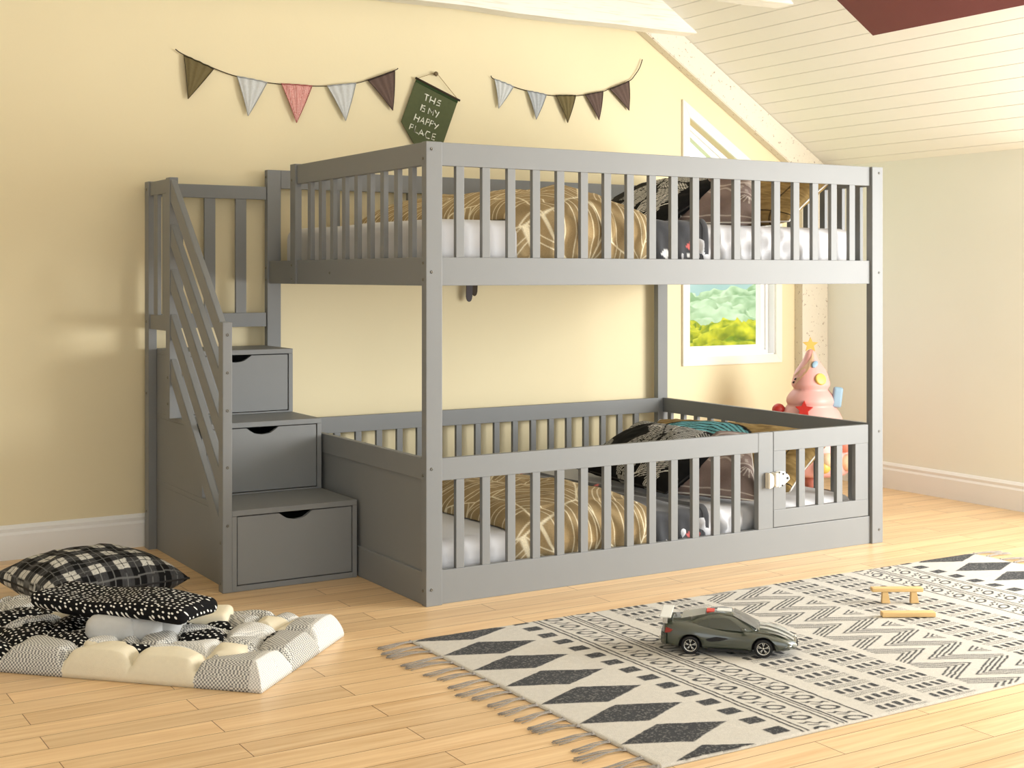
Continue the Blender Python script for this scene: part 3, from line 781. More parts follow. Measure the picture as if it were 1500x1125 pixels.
strokes = [[(488, 445), (548, 470)], [(520, 458), (500, 540)], [(577, 480), (552, 562)], [(560, 522), (618, 552)], [(638, 505), (612, 588)],
 [(712, 545), (680, 535), (660, 556), (700, 582), (690, 612), (645, 598)],
 [(455, 590), (430, 670)], [(496, 612), (465, 610), (458, 634), (490, 655), (482, 690), (450, 680)],
 [(533, 718), (553, 642), (582, 706), (616, 662), (598, 742)], [(630, 668), (650, 715)], [(686, 695), (640, 770)],
 [(370, 720), (340, 805)], [(355, 765), (402, 790)], [(420, 760), (390, 835)], [(422, 832), (472, 772), (472, 862)], [(440, 815), (472, 828)],
 [(495, 870), (525, 787), (556, 802), (545, 838), (510, 830)], [(550, 890), (580, 810), (612, 826), (600, 860), (565, 850)], [(622, 845), (640, 886)], [(680, 868), (625, 926)],
 [(275, 930), (302, 857), (335, 875), (325, 908), (285, 900)], [(365, 885), (346, 965), (395, 990)], [(402, 1008), (446, 940), (468, 1022)], [(425, 985), (460, 998)],
 [(562, 975), (522, 958), (495, 1002), (510, 1050), (552, 1060)], [(640, 1002), (602, 990), (580, 1068), (620, 1080)], [(592, 1030), (628, 1040)]]
bm = bmesh.new()
for s in strokes: atube(bm, [Z9(*p) for p in s], .0027, 6)
fin('lettering', bm, LETTER, banner, True)
adopt(sign)
o = lathe('wall_knob', [(.004, 0), (.004, .012), (.009, .014), (.011, .018), (.009, .023), (.003, .025)], mat('brown_knob', (110, 92, 62), .5, .05), None, 20)
o.rotation_euler = (math.pi/2, 0, 0); o.location = (nail.x, YW, nail.z); o.parent = sign; o.location = (nail.x-sign.location.x, YW-sign.location.y, nail.z-sign.location.z)
# dark two-pronged hanging below the upper rail
DG = mat('dark_grey_felt', (88, 84, 88), .9, .1, 60, .2, 500); DB = mat('dark_brown_felt', (74, 64, 52), .9, .1, 60, .2, 500)
hg = empty('wall_hanging', 'dark grey hanging with two rounded tips on the wall, under the upper bunk rail', 'wall hanging', (1.0, YW-.02, .97))
def tongue(name, xc, w, zt, zb, m, y, lean=0):
    pts = [(xc-w/2, zt), (xc+w/2, zt)]
    for k in range(0, 11):
        a = -math.pi*k/10; q = (1-k/10)
        pts.append((xc+lean+w/2*.92*math.cos(a), zb+w*.7+w*.7*math.sin(a)))
    return prism(name, pts, 'y', y, y+.006, m, hg, .0015)
tongue('tip', .992, .034, 1.10, .968, DG, YW-.040, -.004); tongue('tip', 1.026, .030, 1.10, .994, DB, YW-.030, -.004)
box('bar', .968, 1.05, YW-.042, YW-.022, 1.095, 1.115, DB, hg); tube('peg', [(1.01, YW-.025, 1.105), (1.01, YW, 1.105)], .005, DB, hg)
adopt(hg)

# ================================================================ PINK TREE TOY
TX, TY = 2.655, 1.0
tree = empty('toy_tree', 'pink tree-shaped toy topped by a yellow star, in the corner behind the bunk bed', 'toy', (TX, TY, 0))
def tierp():
    pr = [(.10, .115), (.165, .118), (.186, .135), (.188, .165), (.182, .22), (.172, .30), (.160, .37), (.138, .419), (.118, .446), (.1125, .454), (.116, .461), (.1195, .472), (.117, .486), (.108, .503), (.090, .523), (.083, .530), (.0855, .537), (.0925, .548), (.0935, .560), (.088, .580), (.083, .600), (.072, .625), (.056, .648), (.042, .668), (.035, .682), (.028, .700), (.022, .713), (.012, .722), (.006, .724)]
    return pr
body = lathe('tree_body', tierp(), PINK, tree, 48, (TX, TY, 0))
prof = tierp()
def rad(z):
    for (r0, z0), (r1, z1) in zip(prof, prof[1:]):
        if z0 <= z <= z1: return r0+(r1-r0)*(z-z0)/(z1-z0+1e-9)
    return .01
camdir = Vector((CAM.x-TX, CAM.y-TY, 0)).normalized(); base_a = math.atan2(camdir.y, camdir.x)
def surf(a, z, off=0): 
    r = rad(z)+off; return Vector((TX+r*math.cos(base_a+a), TY+r*math.sin(base_a+a), z))
# peach stripe winding over the upper tier
bm = bmesh.new(); prev = None
for k in range(17):
    t = k/16; a = -1.15+1.6*t; z = .565+.140*t; w = .036-.018*t
    p0, p1 = surf(a, z-w, .003), surf(a, min(z+w, .735), .003)
    q = [bm.verts.new(p0), bm.verts.new(p1)]
    if prev: bm.faces.new((prev[0], q[0], q[1], prev[1]))
    prev = q
g = bm.faces[:]; r_ = bmesh.ops.solidify(bm, geom=g, thickness=-.002)
fin('stripe', bm, PEACH, body)
def star(name, center, R, r, nx, th, m, parent, rot=0):
    nx = Vector(nx).normalized(); side = Vector((0, 0, 1)).cross(nx).normalized(); up = nx.cross(side)
    bm = bmesh.new(); A = []; B = []
    for k in range(10):
        a = math.pi/2+k*math.pi/5+rot; q = R if k % 2 == 0 else r
        p = Vector(center)+side*(q*math.cos(a))+up*(q*math.sin(a))
        A.append(bm.verts.new(p+nx*th/2)); B.append(bm.verts.new(p-nx*th/2))
    bm.faces.new(A); bm.faces.new(B[::-1])
    for k in range(10): bm.faces.new((A[k], A[(k+1) % 10], B[(k+1) % 10], B[k]))
    bmesh.ops.bevel(bm, geom=bm.edges[:], offset=.0015, segments=2, affect='EDGES')
    return fin(name, bm, m, parent)
top = Vector((TX-.003, TY, .748))
star('top_star', top, .040, .016, camdir, .012, STARY, tree)
n_ = surf(-.18, .455)-Vector((TX, TY, .455)); star('red_star', surf(-.24, .440, .014), .046, .019, n_.normalized()+Vector((0, 0, .35)), .012, RED, tree)
def disc(name, a, z, r, th, m, sq=1., off=.002, rot=0):
    c = surf(a, z, off); nx = Vector((math.cos(base_a+a), math.sin(base_a+a), .35)).normalized()
    side = Vector((0, 0, 1)).cross(nx).normalized(); up = nx.cross(side); bm = bmesh.new(); rings = []
    for rr, h in ((1, -.5), (1, .2), (.93, .42), (.8, .5)):
        ring = []
        for k in range(24):
            t = k*math.pi/12; x, y = rr*r*math.cos(t), rr*r*sq*math.sin(t); x, y = x*math.cos(rot)-y*math.sin(rot), x*math.sin(rot)+y*math.cos(rot)
            ring.append(bm.verts.new(c+side*x+up*y+nx*(h*th)))
        rings.append(ring)
    for q, w in zip(rings, rings[1:]):
        for k in range(24): bm.faces.new((q[k], q[(k+1) % 24], w[(k+1) % 24], w[k]))
    bm.faces.new(rings[-1]); bm.faces.new(rings[0][::-1]); return fin(name, bm, m, tree, True)
disc('yellow_button', .55, .585, .029, .016, STARY)
disc('blue_charm', .35, .655, .021, .014, BLUE, .62, rot=.9, off=.006)
for a, z, sq in ((-.98, .582, .5), (-1.08, .566, .6)): disc('eye', a, z, .007, .006, BLACK, sq, rot=.9)
def ball(name, c, r, m, parent, sz=1):
    bm = bmesh.new(); bmesh.ops.create_uvsphere(bm, u_segments=24, v_segments=16, radius=r)
    for v in bm.verts: v.co.z *= sz; v.co += Vector(c)
    return fin(name, bm, m, parent, True)
ball('red_ball', surf(-1.45, .425, .022), .033, RED, tree)
mc = surf(1.35, .50, .02); side = RT
mt = rbox('mitten', -.024, .024, -.014, .014, -.055, .045, .012, BLUE, tree, .02)
mt.location = mc; mt.rotation_euler = (0, .12, -TH)
ball('peach_ball', surf(.42, .205, .018), .042, PEACH, tree, .85); ball('rose_ball', surf(1.05, .275, .010), .045, PINKD, tree, .9)
ball('yellow_ball', surf(.30, .175, .012), .036, STARY, tree, .9); ball('rose_ball', surf(1.15, .185, .008), .045, PEACH, tree, .9)
lathe('trunk', [(.030, .028), (.030, .12)], PINKD, tree, 24, (TX, TY, 0))
lathe('base', [(.118, 0), (.122, .006), (.122, .012), (.116, .027), (.10, .030)], DBROWN, tree, 8, (TX, TY, 0))
lathe('base_rim', [(.1235, .001), (.1255, .003), (.1255, .014), (.1225, .0165)], PEACH, tree, 8, (TX, TY, 0))
adopt(tree)

# ================================================================ RUG
def rugmask(x, y):
    """1 where the weave is black; x runs along the rug, y across it"""
    m = np.zeros_like(x, dtype=bool)
    c = .985; d = c-np.abs(x-c)                       # mirrored about the zigzag centre
    yy = -y-.355                                      # 0 at the far edge, 1.215 at the near one
    # diamonds
    q = (yy-.022)/.1725; k = np.round(q); ty = (q-k)*.1725; tx = (d+.0775)/.1575
    m |= (np.abs(tx)+np.abs(ty)/.072 < 1)
    # blocks
    q = yy/.0835; ty = np.abs(q-np.round(q))*.0835
    m |= (np.abs(d-.138) < .027) & (ty < .021)
    for a in (.187, .203, .300, .316, .328, .412): m |= np.abs(d-a) < (.0035 if a not in (.316,) else .0025)
    # squiggles
    for cx, ph in ((.252, 0.), (.370, .5)):
        q = yy/.046+ph; k = np.floor(q); t = (q-k-.5)*.046; s = d-cx
        r = np.sqrt(((t-.3*s)/.015)**2+((s)/.024)**2); m |= (np.abs(r-1) < .26) & (((k.astype(int)) % 2) == 0)
        m |= (np.abs(t-.55*s-.005*np.sin(s*200)) < .0042) & (np.abs(s) < .032) & (((k.astype(int)) % 2) == 1)
        m |= (np.abs(t-.55*s-.018) < .003) & (np.abs(s+.01) < .012)
    # barred lattices
    for a, b in ((.470, .622), (.662, .800)):
        inb = (d > a) & (d < b); P = .072; q = yy/P; t = (q-np.floor(q))*P
        n = 5; pitch = (b-a)/n; s = (d-a)/pitch; ft = s-np.floor(s)
        sh = (np.floor(s) % 2)*.006
        m |= inb & (np.abs(t-.021-sh*.5) < .0165*(.6+.4*np.sin(np.pi*ft))) & (ft > .12) & (ft < .74)
        for tt in (.046, .052, .060, .066):
            w = (d/.0085); m |= inb & (np.abs(t-tt) < .0017) & ((w-np.floor(w)) < .62)
    # zigzag
    inz = np.abs(x-c) < .155; P = .165; q = (yy+.05)/P; tri = np.abs(q-np.floor(q)-.5)*2
    z = (x-c)+.155*(tri-.5); st = (z+.5)/.0275; fr_ = st-np.floor(st); grp = (np.floor(st).astype(int) % 6)
    m |= inz & (grp < 4) & (np.abs(fr_-.5) < .24)
    e = (yy < .004) | (yy > 1.211)
    return m & ~e
def rug():
    x0, x1, y0, y1 = -.240, 2.210, -1.570, -.355; st = .003
    xs = np.arange(x0, x1+1e-6, st); ys = np.arange(y0, y1+1e-6, st); X, Y = np.meshgrid(xs, ys)
    acc = np.zeros_like(X)
    for dx in (-.0011, 0, .0011):
        for dy in (-.0011, 0, .0011): acc += rugmask(X+dx+.0018*vnoise(X, Y, 60, 1), Y+dy+.0018*vnoise(X, Y, 60, 2))
    acc /= 9
    edge = np.minimum(np.minimum(X-x0, x1-X), np.minimum(Y-y0, y1-Y))
    Z = .0075-.004*np.exp(-edge/.003)+.0006*acc+.0010*vnoise(X, Y, 9, 3)
    A, B = lin((196, 191, 180)), lin((24, 24, 24))
    Bn = mixc(B[None, None]+0*X[..., None], lin((92, 90, 84))[None, None]+0*X[..., None], (vnoise(X, Y, 240, 6) > .42)*1.)
    col = mixc(A[None, None]*(1+.05*vnoise(X, Y, 150, 5))[..., None], Bn, acc)
    m = emat('woven_rug', .95, .6, 420, .12, .1)
    root = empty('area_rug', 'cream and black woven rug with diamonds, zigzags and tassels on the wooden floor', 'rug', ((x0+x1)/2, (y0+y1)/2, 0))
    grid('rug_weave', X, Y, Z, m, root, col, X2=(X, Y, Z*0+.0004))
    T1 = mat('tassel_yarn', (150, 144, 136), .9, .5, 400, .3, 900)
    r = random.Random(4); n = 20
    for side in (0, 1):
        for k in range(n):
            y = y1-.008-(y1-y0-.016)*k/(n-1); bm = bmesh.new(); L = .125+r.uniform(-.012, .02); bend = r.uniform(-.025, .02)
            sg = -1 if side == 0 else 1; xb = x0 if side == 0 else x1
            for s in range(6):
                o = (s-2.5)*.0032; sp = (s-2.5)*r.uniform(.002, .0045)
                pts = []
                for i in range(9):
                    t = i/8; pts.append((xb+sg*L*(t)*(1-.03*abs(s-2.5)), y+o*(1-.4*math.sin(math.pi*t))+sp*t*t+bend*math.sin(t*1.9)+.004*math.sin(t*6+s), .0045+.003*math.sin(math.pi*t)+(.0012 if s % 2 else 0)-.0015*t))
                atube(bm, pts, .0012, 5)
            ball_ = bmesh.ops.create_uvsphere(bm, u_segments=8, v_segments=6, radius=.0048)
            for v in ball_['verts']: v.co += Vector((xb+sg*.004, y, .0052))
            fin('tassel', bm, T1, root, True)
    adopt(root)
rug()

# ================================================================ TOY CAR
def toycar():
    p0 = Vector((.378, -.862, 0)); p1 = Vector((.528, -.998, 0)); hd = math.atan2(p1.y-p0.y, p1.x-p0.x)
    GR = mat('car_paint', (60, 66, 54), .22, .04, 5, spec=.7, coat=.8); GLS = mat('car_glass', (62, 66, 52), .08, .03, spec=.9, coat=.5)
    SIL = mat('car_silver', (205, 205, 200), .25, .04, metal=.8); TYRE = mat('tyre_rubber', (24, 24, 25), .75, .05)
    STR = mat('stripe_pale', (222, 222, 214), .35, .03); TL = mat('tail_light_red', (150, 50, 40), .3, .05)
    car = bpy.data.objects.new('toy_car', None); C.objects.link(car)
    tag(car, 'dark green-grey toy sports car with pale stripes standing on the rug', 'toy car')
    # local frame: +x nose, origin midway between axles on the rug
    WB = .205; HW = .082
    st_ = [(-.180, .70, .030, .052, .086), (-.172, .86, .022, .056, .092), (-.140, .97, .018, .060, .094), (-.102, 1.0, .018, .060, .094), (-.06, .98, .016, .056, .088), (0, .95, .015, .052, .078), (.05, .96, .015, .050, .074), (.09, 1.0, .016, .052, .073), (.112, 1.0, .017, .052, .071), (.145, .95, .018, .045, .062), (.172, .82, .020, .038, .050), (.190, .58, .024, .034, .042), (.196, .40, .027, .033, .036)]
    bm = bmesh.new(); rings = []
    for x, w, zb, zm, zt in st_:
        W_ = HW*w
        half = [(0, zb), (.6*W_, zb), (.94*W_, zb+.002), (W_, zb+.010), (W_*1.0, zm-.012), (W_*.985, zm), (W_*.93, zm+(zt-zm)*.55), (W_*.80, zm+(zt-zm)*.88), (W_*.55, zt), (W_*.25, zt+.001), (0, zt+.0015)]
        ring = [bm.verts.new((x, -a, b)) for a, b in half]+[bm.verts.new((x, a, b)) for a, b in half[-2:0:-1]]
        rings.append(ring)
    n = len(rings[0])
    for q, w in zip(rings, rings[1:]):
        for k in range(n): bm.faces.new((q[k], q[(k+1) % n], w[(k+1) % n], w[k]))
    bm.faces.new(rings[0][::-1]); bm.faces.new(rings[-1])
    bmesh.ops.subdivide_edges(bm, edges=[e for e in bm.edges if abs(e.verts[0].co.x-e.verts[1].co.x) > .02], cuts=1, use_grid_fill=True, smooth=.6)
    body = fin('body', bm, GR, car, True)
    # wheel wells cut with booleans so the wheels sit inside
    for wx in (-WB/2, WB/2):
        c = bmesh.new(); aprism(c, [(wx+.0335*math.cos(t*math.pi/16), .0265+.0335*math.sin(t*math.pi/16)) for t in range(32)], 'y', -.12, .12)
        co_ = fin('cut', c, None); md = body.modifiers.new('w', 'BOOLEAN'); md.object = co_; md.solver = 'EXACT'
        bpy.context.view_layer.update(); dg = bpy.context.evaluated_depsgraph_get()
        me = bpy.data.meshes.new_from_object(body.evaluated_get(dg)); body.modifiers.clear(); body.data = me; bpy.data.objects.remove(co_)
    lathe_under = bmesh.new(); abox(lathe_under, -.15, .16, -.050, .050, .014, .045, .003); fin('underbody', lathe_under, TYRE, car)
    # cabin: tapered glasshouse
    def lens(name, secs, m, parent=car):
        bm = bmesh.new(); rg = []
        for x, w, zl, zt in secs:
            half = [(w, zl), (w*.97, zl+(zt-zl)*.35), (w*.86, zl+(zt-zl)*.8), (w*.76, zt-.001), (w*.45, zt+.0012), (0, zt+.002)]
            rg.append([bm.verts.new((x, -a, b)) for a, b in half]+[bm.verts.new((x, a, b)) for a, b in half[-2::-1]])
        k_ = len(rg[0])
        for q, w in zip(rg, rg[1:]):
            for k in range(k_-1): bm.faces.new((q[k], q[k+1], w[k+1], w[k]))
            bm.faces.new((q[-1], q[0], w[0], w[-1]))
        bm.faces.new(rg[0][::-1]); bm.faces.new(rg[-1]); return fin(name, bm, m, parent, True)
    lens('roof', [(-.112, .058, .083, .090), (-.085, .066, .076, .103), (-.05, .068, .072, .113), (-.015, .068, .070, .1165), (.012, .066, .068, .114), (.030, .064, .066, .106), (.055, .061, .064, .092), (.085, .056, .062, .0745)], GR)
    # side windows, front and rear quarter
    for s in (-1, 1):
        def sw(name, pts, m, off=0):
            bm = bmesh.new(); A = []; B = []
            for x, z in pts:
                zt = .1165; f = (z-.070)/.046; w = .0685*(1-.03*min(1, f/.35))-.0095*max(0, f-.2)
                A.append(bm.verts.new((x, s*(w+.0012+off), z))); B.append(bm.verts.new((x, s*(w-.006), z)))
            k = len(pts); bm.faces.new(A if s < 0 else A[::-1]); bm.faces.new(B[::-1])
            for i in range(k): bm.faces.new((A[i], A[(i+1) % k], B[(i+1) % k], B[i]))
            return fin(name, bm, m, car)
        sw('side_window', [(-.047, .079), (.048, .072), (.040, .082), (.010, .1045), (-.010, .1085), (-.045, .106)], GLS)
        sw('quarter_window', [(-.085, .086), (-.053, .080), (-.052, .105), (-.068, .100)], GLS)
        # mirrors
        rbox('mirror', .040, .054, s*.080-.008, s*.080+.008, .076, .086, .004, GR, car, .01)
        prism('side_skirt', [(-.055, .013), (.062, .013), (.062, .020), (-.055, .022)], 'y', s*.079-.003, s*.079+.003, TYRE, car, .001)
        prism('door_intake', [(-.060, .048), (-.030, .056), (.005, .052), (-.020, .044), (-.052, .040)], 'y', s*.0785-.0025, s*.0785+.0025, TYRE, car, .001)
        prism('tail_light', [(-.176, .060), (-.160, .062), (-.152, .070), (-.172, .076)], 'y', s*.0715-.004, s*.0715+.004, TL, car, .001)
        bm = bmesh.new(); vs = [bm.verts.new(v) for v in ((.112, s*.062, .073), (.150, s*.060, .0635), (.176, s*.050, .0515), (.165, s*.038, .0570), (.130, s*.046, .0695))]
        bm.faces.new(vs); bmesh.ops.solidify(bm, geom=bm.faces[:], thickness=.003); fin('headlight', bm, SIL, car)
    # windscreen
    bm = bmesh.new(); vs = [bm.verts.new(v) for v in ((.018, -.047, .1135), (.018, .047, .1135), (.050, .052, .098), (.089, .052, .0765), (.089, -.052, .0765), (.050, -.052, .098))]
    bm.faces.new(vs); bmesh.ops.solidify(bm, geom=bm.faces[:], thickness=.003); fin('windscreen', bm, SIL, car)
    bm = bmesh.new(); vs = [bm.verts.new(v) for v in ((-.062, -.040, .1130), (-.062, .040, .1130), (-.130, .044, .0985), (-.130, -.044, .0985))]
    bm.faces.new(vs); bmesh.ops.solidify(bm, geom=bm.faces[:], thickness=.004); fin('rear_screen', bm, STR, car)
    # pale stripes over the bonnet, red mark on the roof
    for y in (-.022, .022):
        bm = bmesh.new(); prev = None
        for x, z in ((.092, .0775), (.112, .0755), (.145, .0665), (.172, .0545), (.188, .0455)):
            q = [bm.verts.new((x, y-.011, z)), bm.verts.new((x, y+.011, z))]
            if prev: bm.faces.new((prev[0], q[0], q[1], prev[1]))
            prev = q
        bmesh.ops.solidify(bm, geom=bm.faces[:], thickness=.002); fin('bonnet_stripe', bm, STR, car)
    prism('roof_mark', [(-.060, -.020), (-.036, -.020), (-.036, .020), (-.060, .020)], 'z', .1125, .1165, mat('red_mark', (214, 66, 44), .4, .03), car, .001)
    prism('roof_stripe', [(-.030, -.018), (.012, -.018), (.012, .018), (-.030, .018)], 'z', .1165, .1195, STR, car, .001)
    # rear wing
    box('spoiler', -.190, -.158, -.072, .072, .1035, .1075, STR, car, .0015)
    for y in (-.066, .066): box('spoiler_support', -.182, -.168, y-.003, y+.003, .086, .1035, SIL, car, .001)
    prism('bumper', [(-.176, -.072), (.0-.170, -.076), (-.170, .076), (-.176, .072), (-.188, .055), (-.188, -.055)], 'z', .022, .060, GR, car, .003)
    prism('number_plate_recess', [(.180, -.030), (.199, -.026), (.199, .026), (.180, .030)], 'z', .026, .034, TYRE, car, .001)
    for y in (-.040, .040): tube('exhaust', [(-.186, y, .034), (-.194, y, .034)], .007, SIL, car, 12)
    for s in (-1, 1):
        bm = bmesh.new(); prismpts = [(.178, .030), (.196, .031), (.196, .037), (.178, .040)]
        aprism(bm, prismpts, 'y', s*.045-.008, s*.045+.008, .001); fin('fog_light', bm, STR, car)
    # wheels
    for wx in (-WB/2, WB/2):
        for s in (-1, 1):
            R = .0265
            bm = bmesh.new(); seg = 32; prof_ = [(.0185, -.011), (.0235, -.0125), (R, -.009), (R, .009), (.0235, .0125), (.0185, .011)]; rg = []
            for r, h in prof_: rg.append([bm.verts.new((wx+r*math.cos(k*2*math.pi/seg), s*.068+h*s, R+r*math.sin(k*2*math.pi/seg))) for k in range(seg)])
            for q, w in zip(rg, rg[1:]+rg[:1]):
                for k in range(seg): bm.faces.new((q[k], q[(k+1) % seg], w[(k+1) % seg], w[k]))
            tyre = fin('wheel', bm, TYRE, car, True)
            bm = bmesh.new()
            yo_, yi_ = s*(.068+.0105), s*(.068+.004)
            rg = []
            for r, yv in ((.0185, yo_), (.0168, yo_), (.0160, yi_)): rg.append([bm.verts.new((wx+r*math.cos(k*2*math.pi/seg), yv, R+r*math.sin(k*2*math.pi/seg))) for k in range(seg)])
            for q, w in zip(rg, rg[1:]):
                for k in range(seg): bm.faces.new((q[k], q[(k+1) % seg], w[(k+1) % seg], w[k]))
            for k in range(5):
                for dlt in (-.16, .16):
                    a = k*2*math.pi/5+.3
                    atube(bm, [(wx+.003*math.cos(a), yo_-s*.002, R+.003*math.sin(a)), (wx+.0170*math.cos(a+dlt), yo_-s*.001, R+.0170*math.sin(a+dlt))], .0013, 5)
            atube(bm, [(wx, yo_-s*.003, R), (wx, yo_, R)], .0038, 10)
            fin('rim', bm, SIL, tyre, True)
            bm = bmesh.new(); aprism(bm, [(wx+.0178*math.cos(t*math.pi/12), R+.0178*math.sin(t*math.pi/12)) for t in range(24)], 'y', s*.066, s*.070); fin('brake_disc', bm, TYRE, tyre)
    mid = (p0+p1)/2; sc_ = 1.0
    off = Vector((math.sin(hd), -math.cos(hd), 0))*(-.080)
    car.location = (mid.x+off.x+RT.x*.020-FW.x*.045, mid.y+off.y+RT.y*.020-FW.y*.045, .0088); car.scale = (1, 1, .95); car.rotation_euler = (0, 0, hd)
toycar()

# ================================================================ WOODEN TOY at the rug's right
toy = empty('wooden_toy', 'light wooden toy of two flat bars and wedge struts, right side of the rug', 'toy', (1.30, -.90, .009))
def wbar(name, c, L, w, h, rz, z):
    o = rbox(name, -L/2, L/2, -w/2, w/2, 0, h, .003, LWOOD, toy, .04); o.location = (c[0]-1.30, c[1]+.90, z-.009); o.rotation_euler = (0, 0, rz)
    return o
def gl(px, py, z):
    d = FW + RT*((px-750)/F) + Vector((0, 0, (HY-py)/F)); return CAM + d*((z-CAM.z)/d.z)
ra = math.atan2(RT.y, RT.x)+.02
a_ = gl(1276, 861, .058); c_ = a_+Vector((math.cos(ra), math.sin(ra), 0))*.085; wbar('plank', (c_.x, c_.y), .17, .028, .014, ra, .046)
b_ = gl(1291, 899, .018); c2 = b_+Vector((math.cos(ra), math.sin(ra), 0))*.085; wbar('plank', (c2.x, c2.y), .17, .03, .016, ra, .0092)
for t in (.045, .14):
    q = a_+Vector((math.cos(ra), math.sin(ra), 0))*t-FW*.004
    pr = prism('strut', [(-.012, 0), (.016, 0), (.008, .038), (-.010, .038)], 'y', -.008, .008, LWOOD, toy, .001)
    pr.location = (q.x-1.30, q.y+.90, .0085-.009+.0005); pr.rotation_euler = (0, 0, ra)
q0 = (a_+b_)/2

# ================================================================ PATCHWORK FLOOR MAT AND CUSHIONS
def ckmat(name, c1, c2, sc, base=None):
    m, nt, b = nm(name); L = nt.links.new; b.inputs['Roughness'].default_value = .9; b.inputs['Specular IOR Level'].default_value = .15
    tc = node(nt, 'ShaderNodeTexCoord'); mp = node(nt, 'ShaderNodeMapping'); mp.inputs['Rotation'].default_value = (0, 0, .78); L(tc.outputs['Object'], mp.inputs[0])
    ck = node(nt, 'ShaderNodeTexChecker'); ck.inputs['Scale'].default_value = sc; ck.inputs['Color1'].default_value = S(c1); ck.inputs['Color2'].default_value = S(c2)
    L(mp.outputs[0], ck.inputs[0]); L(ck.outputs[0], b.inputs['Base Color'])
    bp = node(nt, 'ShaderNodeBump'); bp.inputs['Strength'].default_value = .3; bp.inputs['Distance'].default_value = .001; L(ck.outputs[1], bp.inputs['Height']); L(bp.outputs[0], b.inputs['Normal'])
    return m
def dotmat(name, sc=58, r=.20):
    m, nt, b = nm(name); L = nt.links.new; b.inputs['Roughness'].default_value = .9; b.inputs['Specular IOR Level'].default_value = .15
    tc = node(nt, 'ShaderNodeTexCoord'); v = node(nt, 'ShaderNodeTexVoronoi'); v.inputs['Scale'].default_value = sc; v.inputs['Randomness'].default_value = .55
    v.voronoi_dimensions = '2D'; sp_ = node(nt, 'ShaderNodeSeparateXYZ'); cb = node(nt, 'ShaderNodeCombineXYZ'); L(tc.outputs['Object'], sp_.inputs[0])
    for q, f_ in ((0, .5), (1, .9)):
        ma = node(nt, 'ShaderNodeMath', operation='MULTIPLY_ADD'); ma.inputs[1].default_value = f_; L(sp_.outputs[2], ma.inputs[0]); L(sp_.outputs[q], ma.inputs[2]); L(ma.outputs[0], cb.inputs[q])
    L(cb.outputs[0], v.inputs['Vector'])
    rp = node(nt, 'ShaderNodeValToRGB'); rp.color_ramp.elements[0].position = r; rp.color_ramp.elements[1].position = r+.03
    rp.color_ramp.elements[0].color = S((240, 238, 230)); rp.color_ramp.elements[1].color = S((20, 20, 21))
    L(v.outputs['Distance'], rp.inputs[0]); L(rp.outputs[0], b.inputs['Base Color']); return m
CRM = mat('cream_weave', (232, 222, 196), .9, .05, 80, .5, 450, spec=.1); GCK = ckmat('grey_check', (226, 224, 216), (128, 128, 126), 190)
WCK = ckmat('white_check', (238, 236, 230), (190, 190, 186), 210); DOT = dotmat('black_dotted_cloth'); GRY = mat('grey_weave', (200, 200, 197), .9, .05, 80, .5, 450, spec=.1)
MATS = [CRM, GCK, WCK, DOT, GRY]
O2 = np.array([-.797, -.598]); E1 = np.array([.715, .699]); E1 /= np.linalg.norm(E1); E2 = np.array([-E1[1], E1[0]])
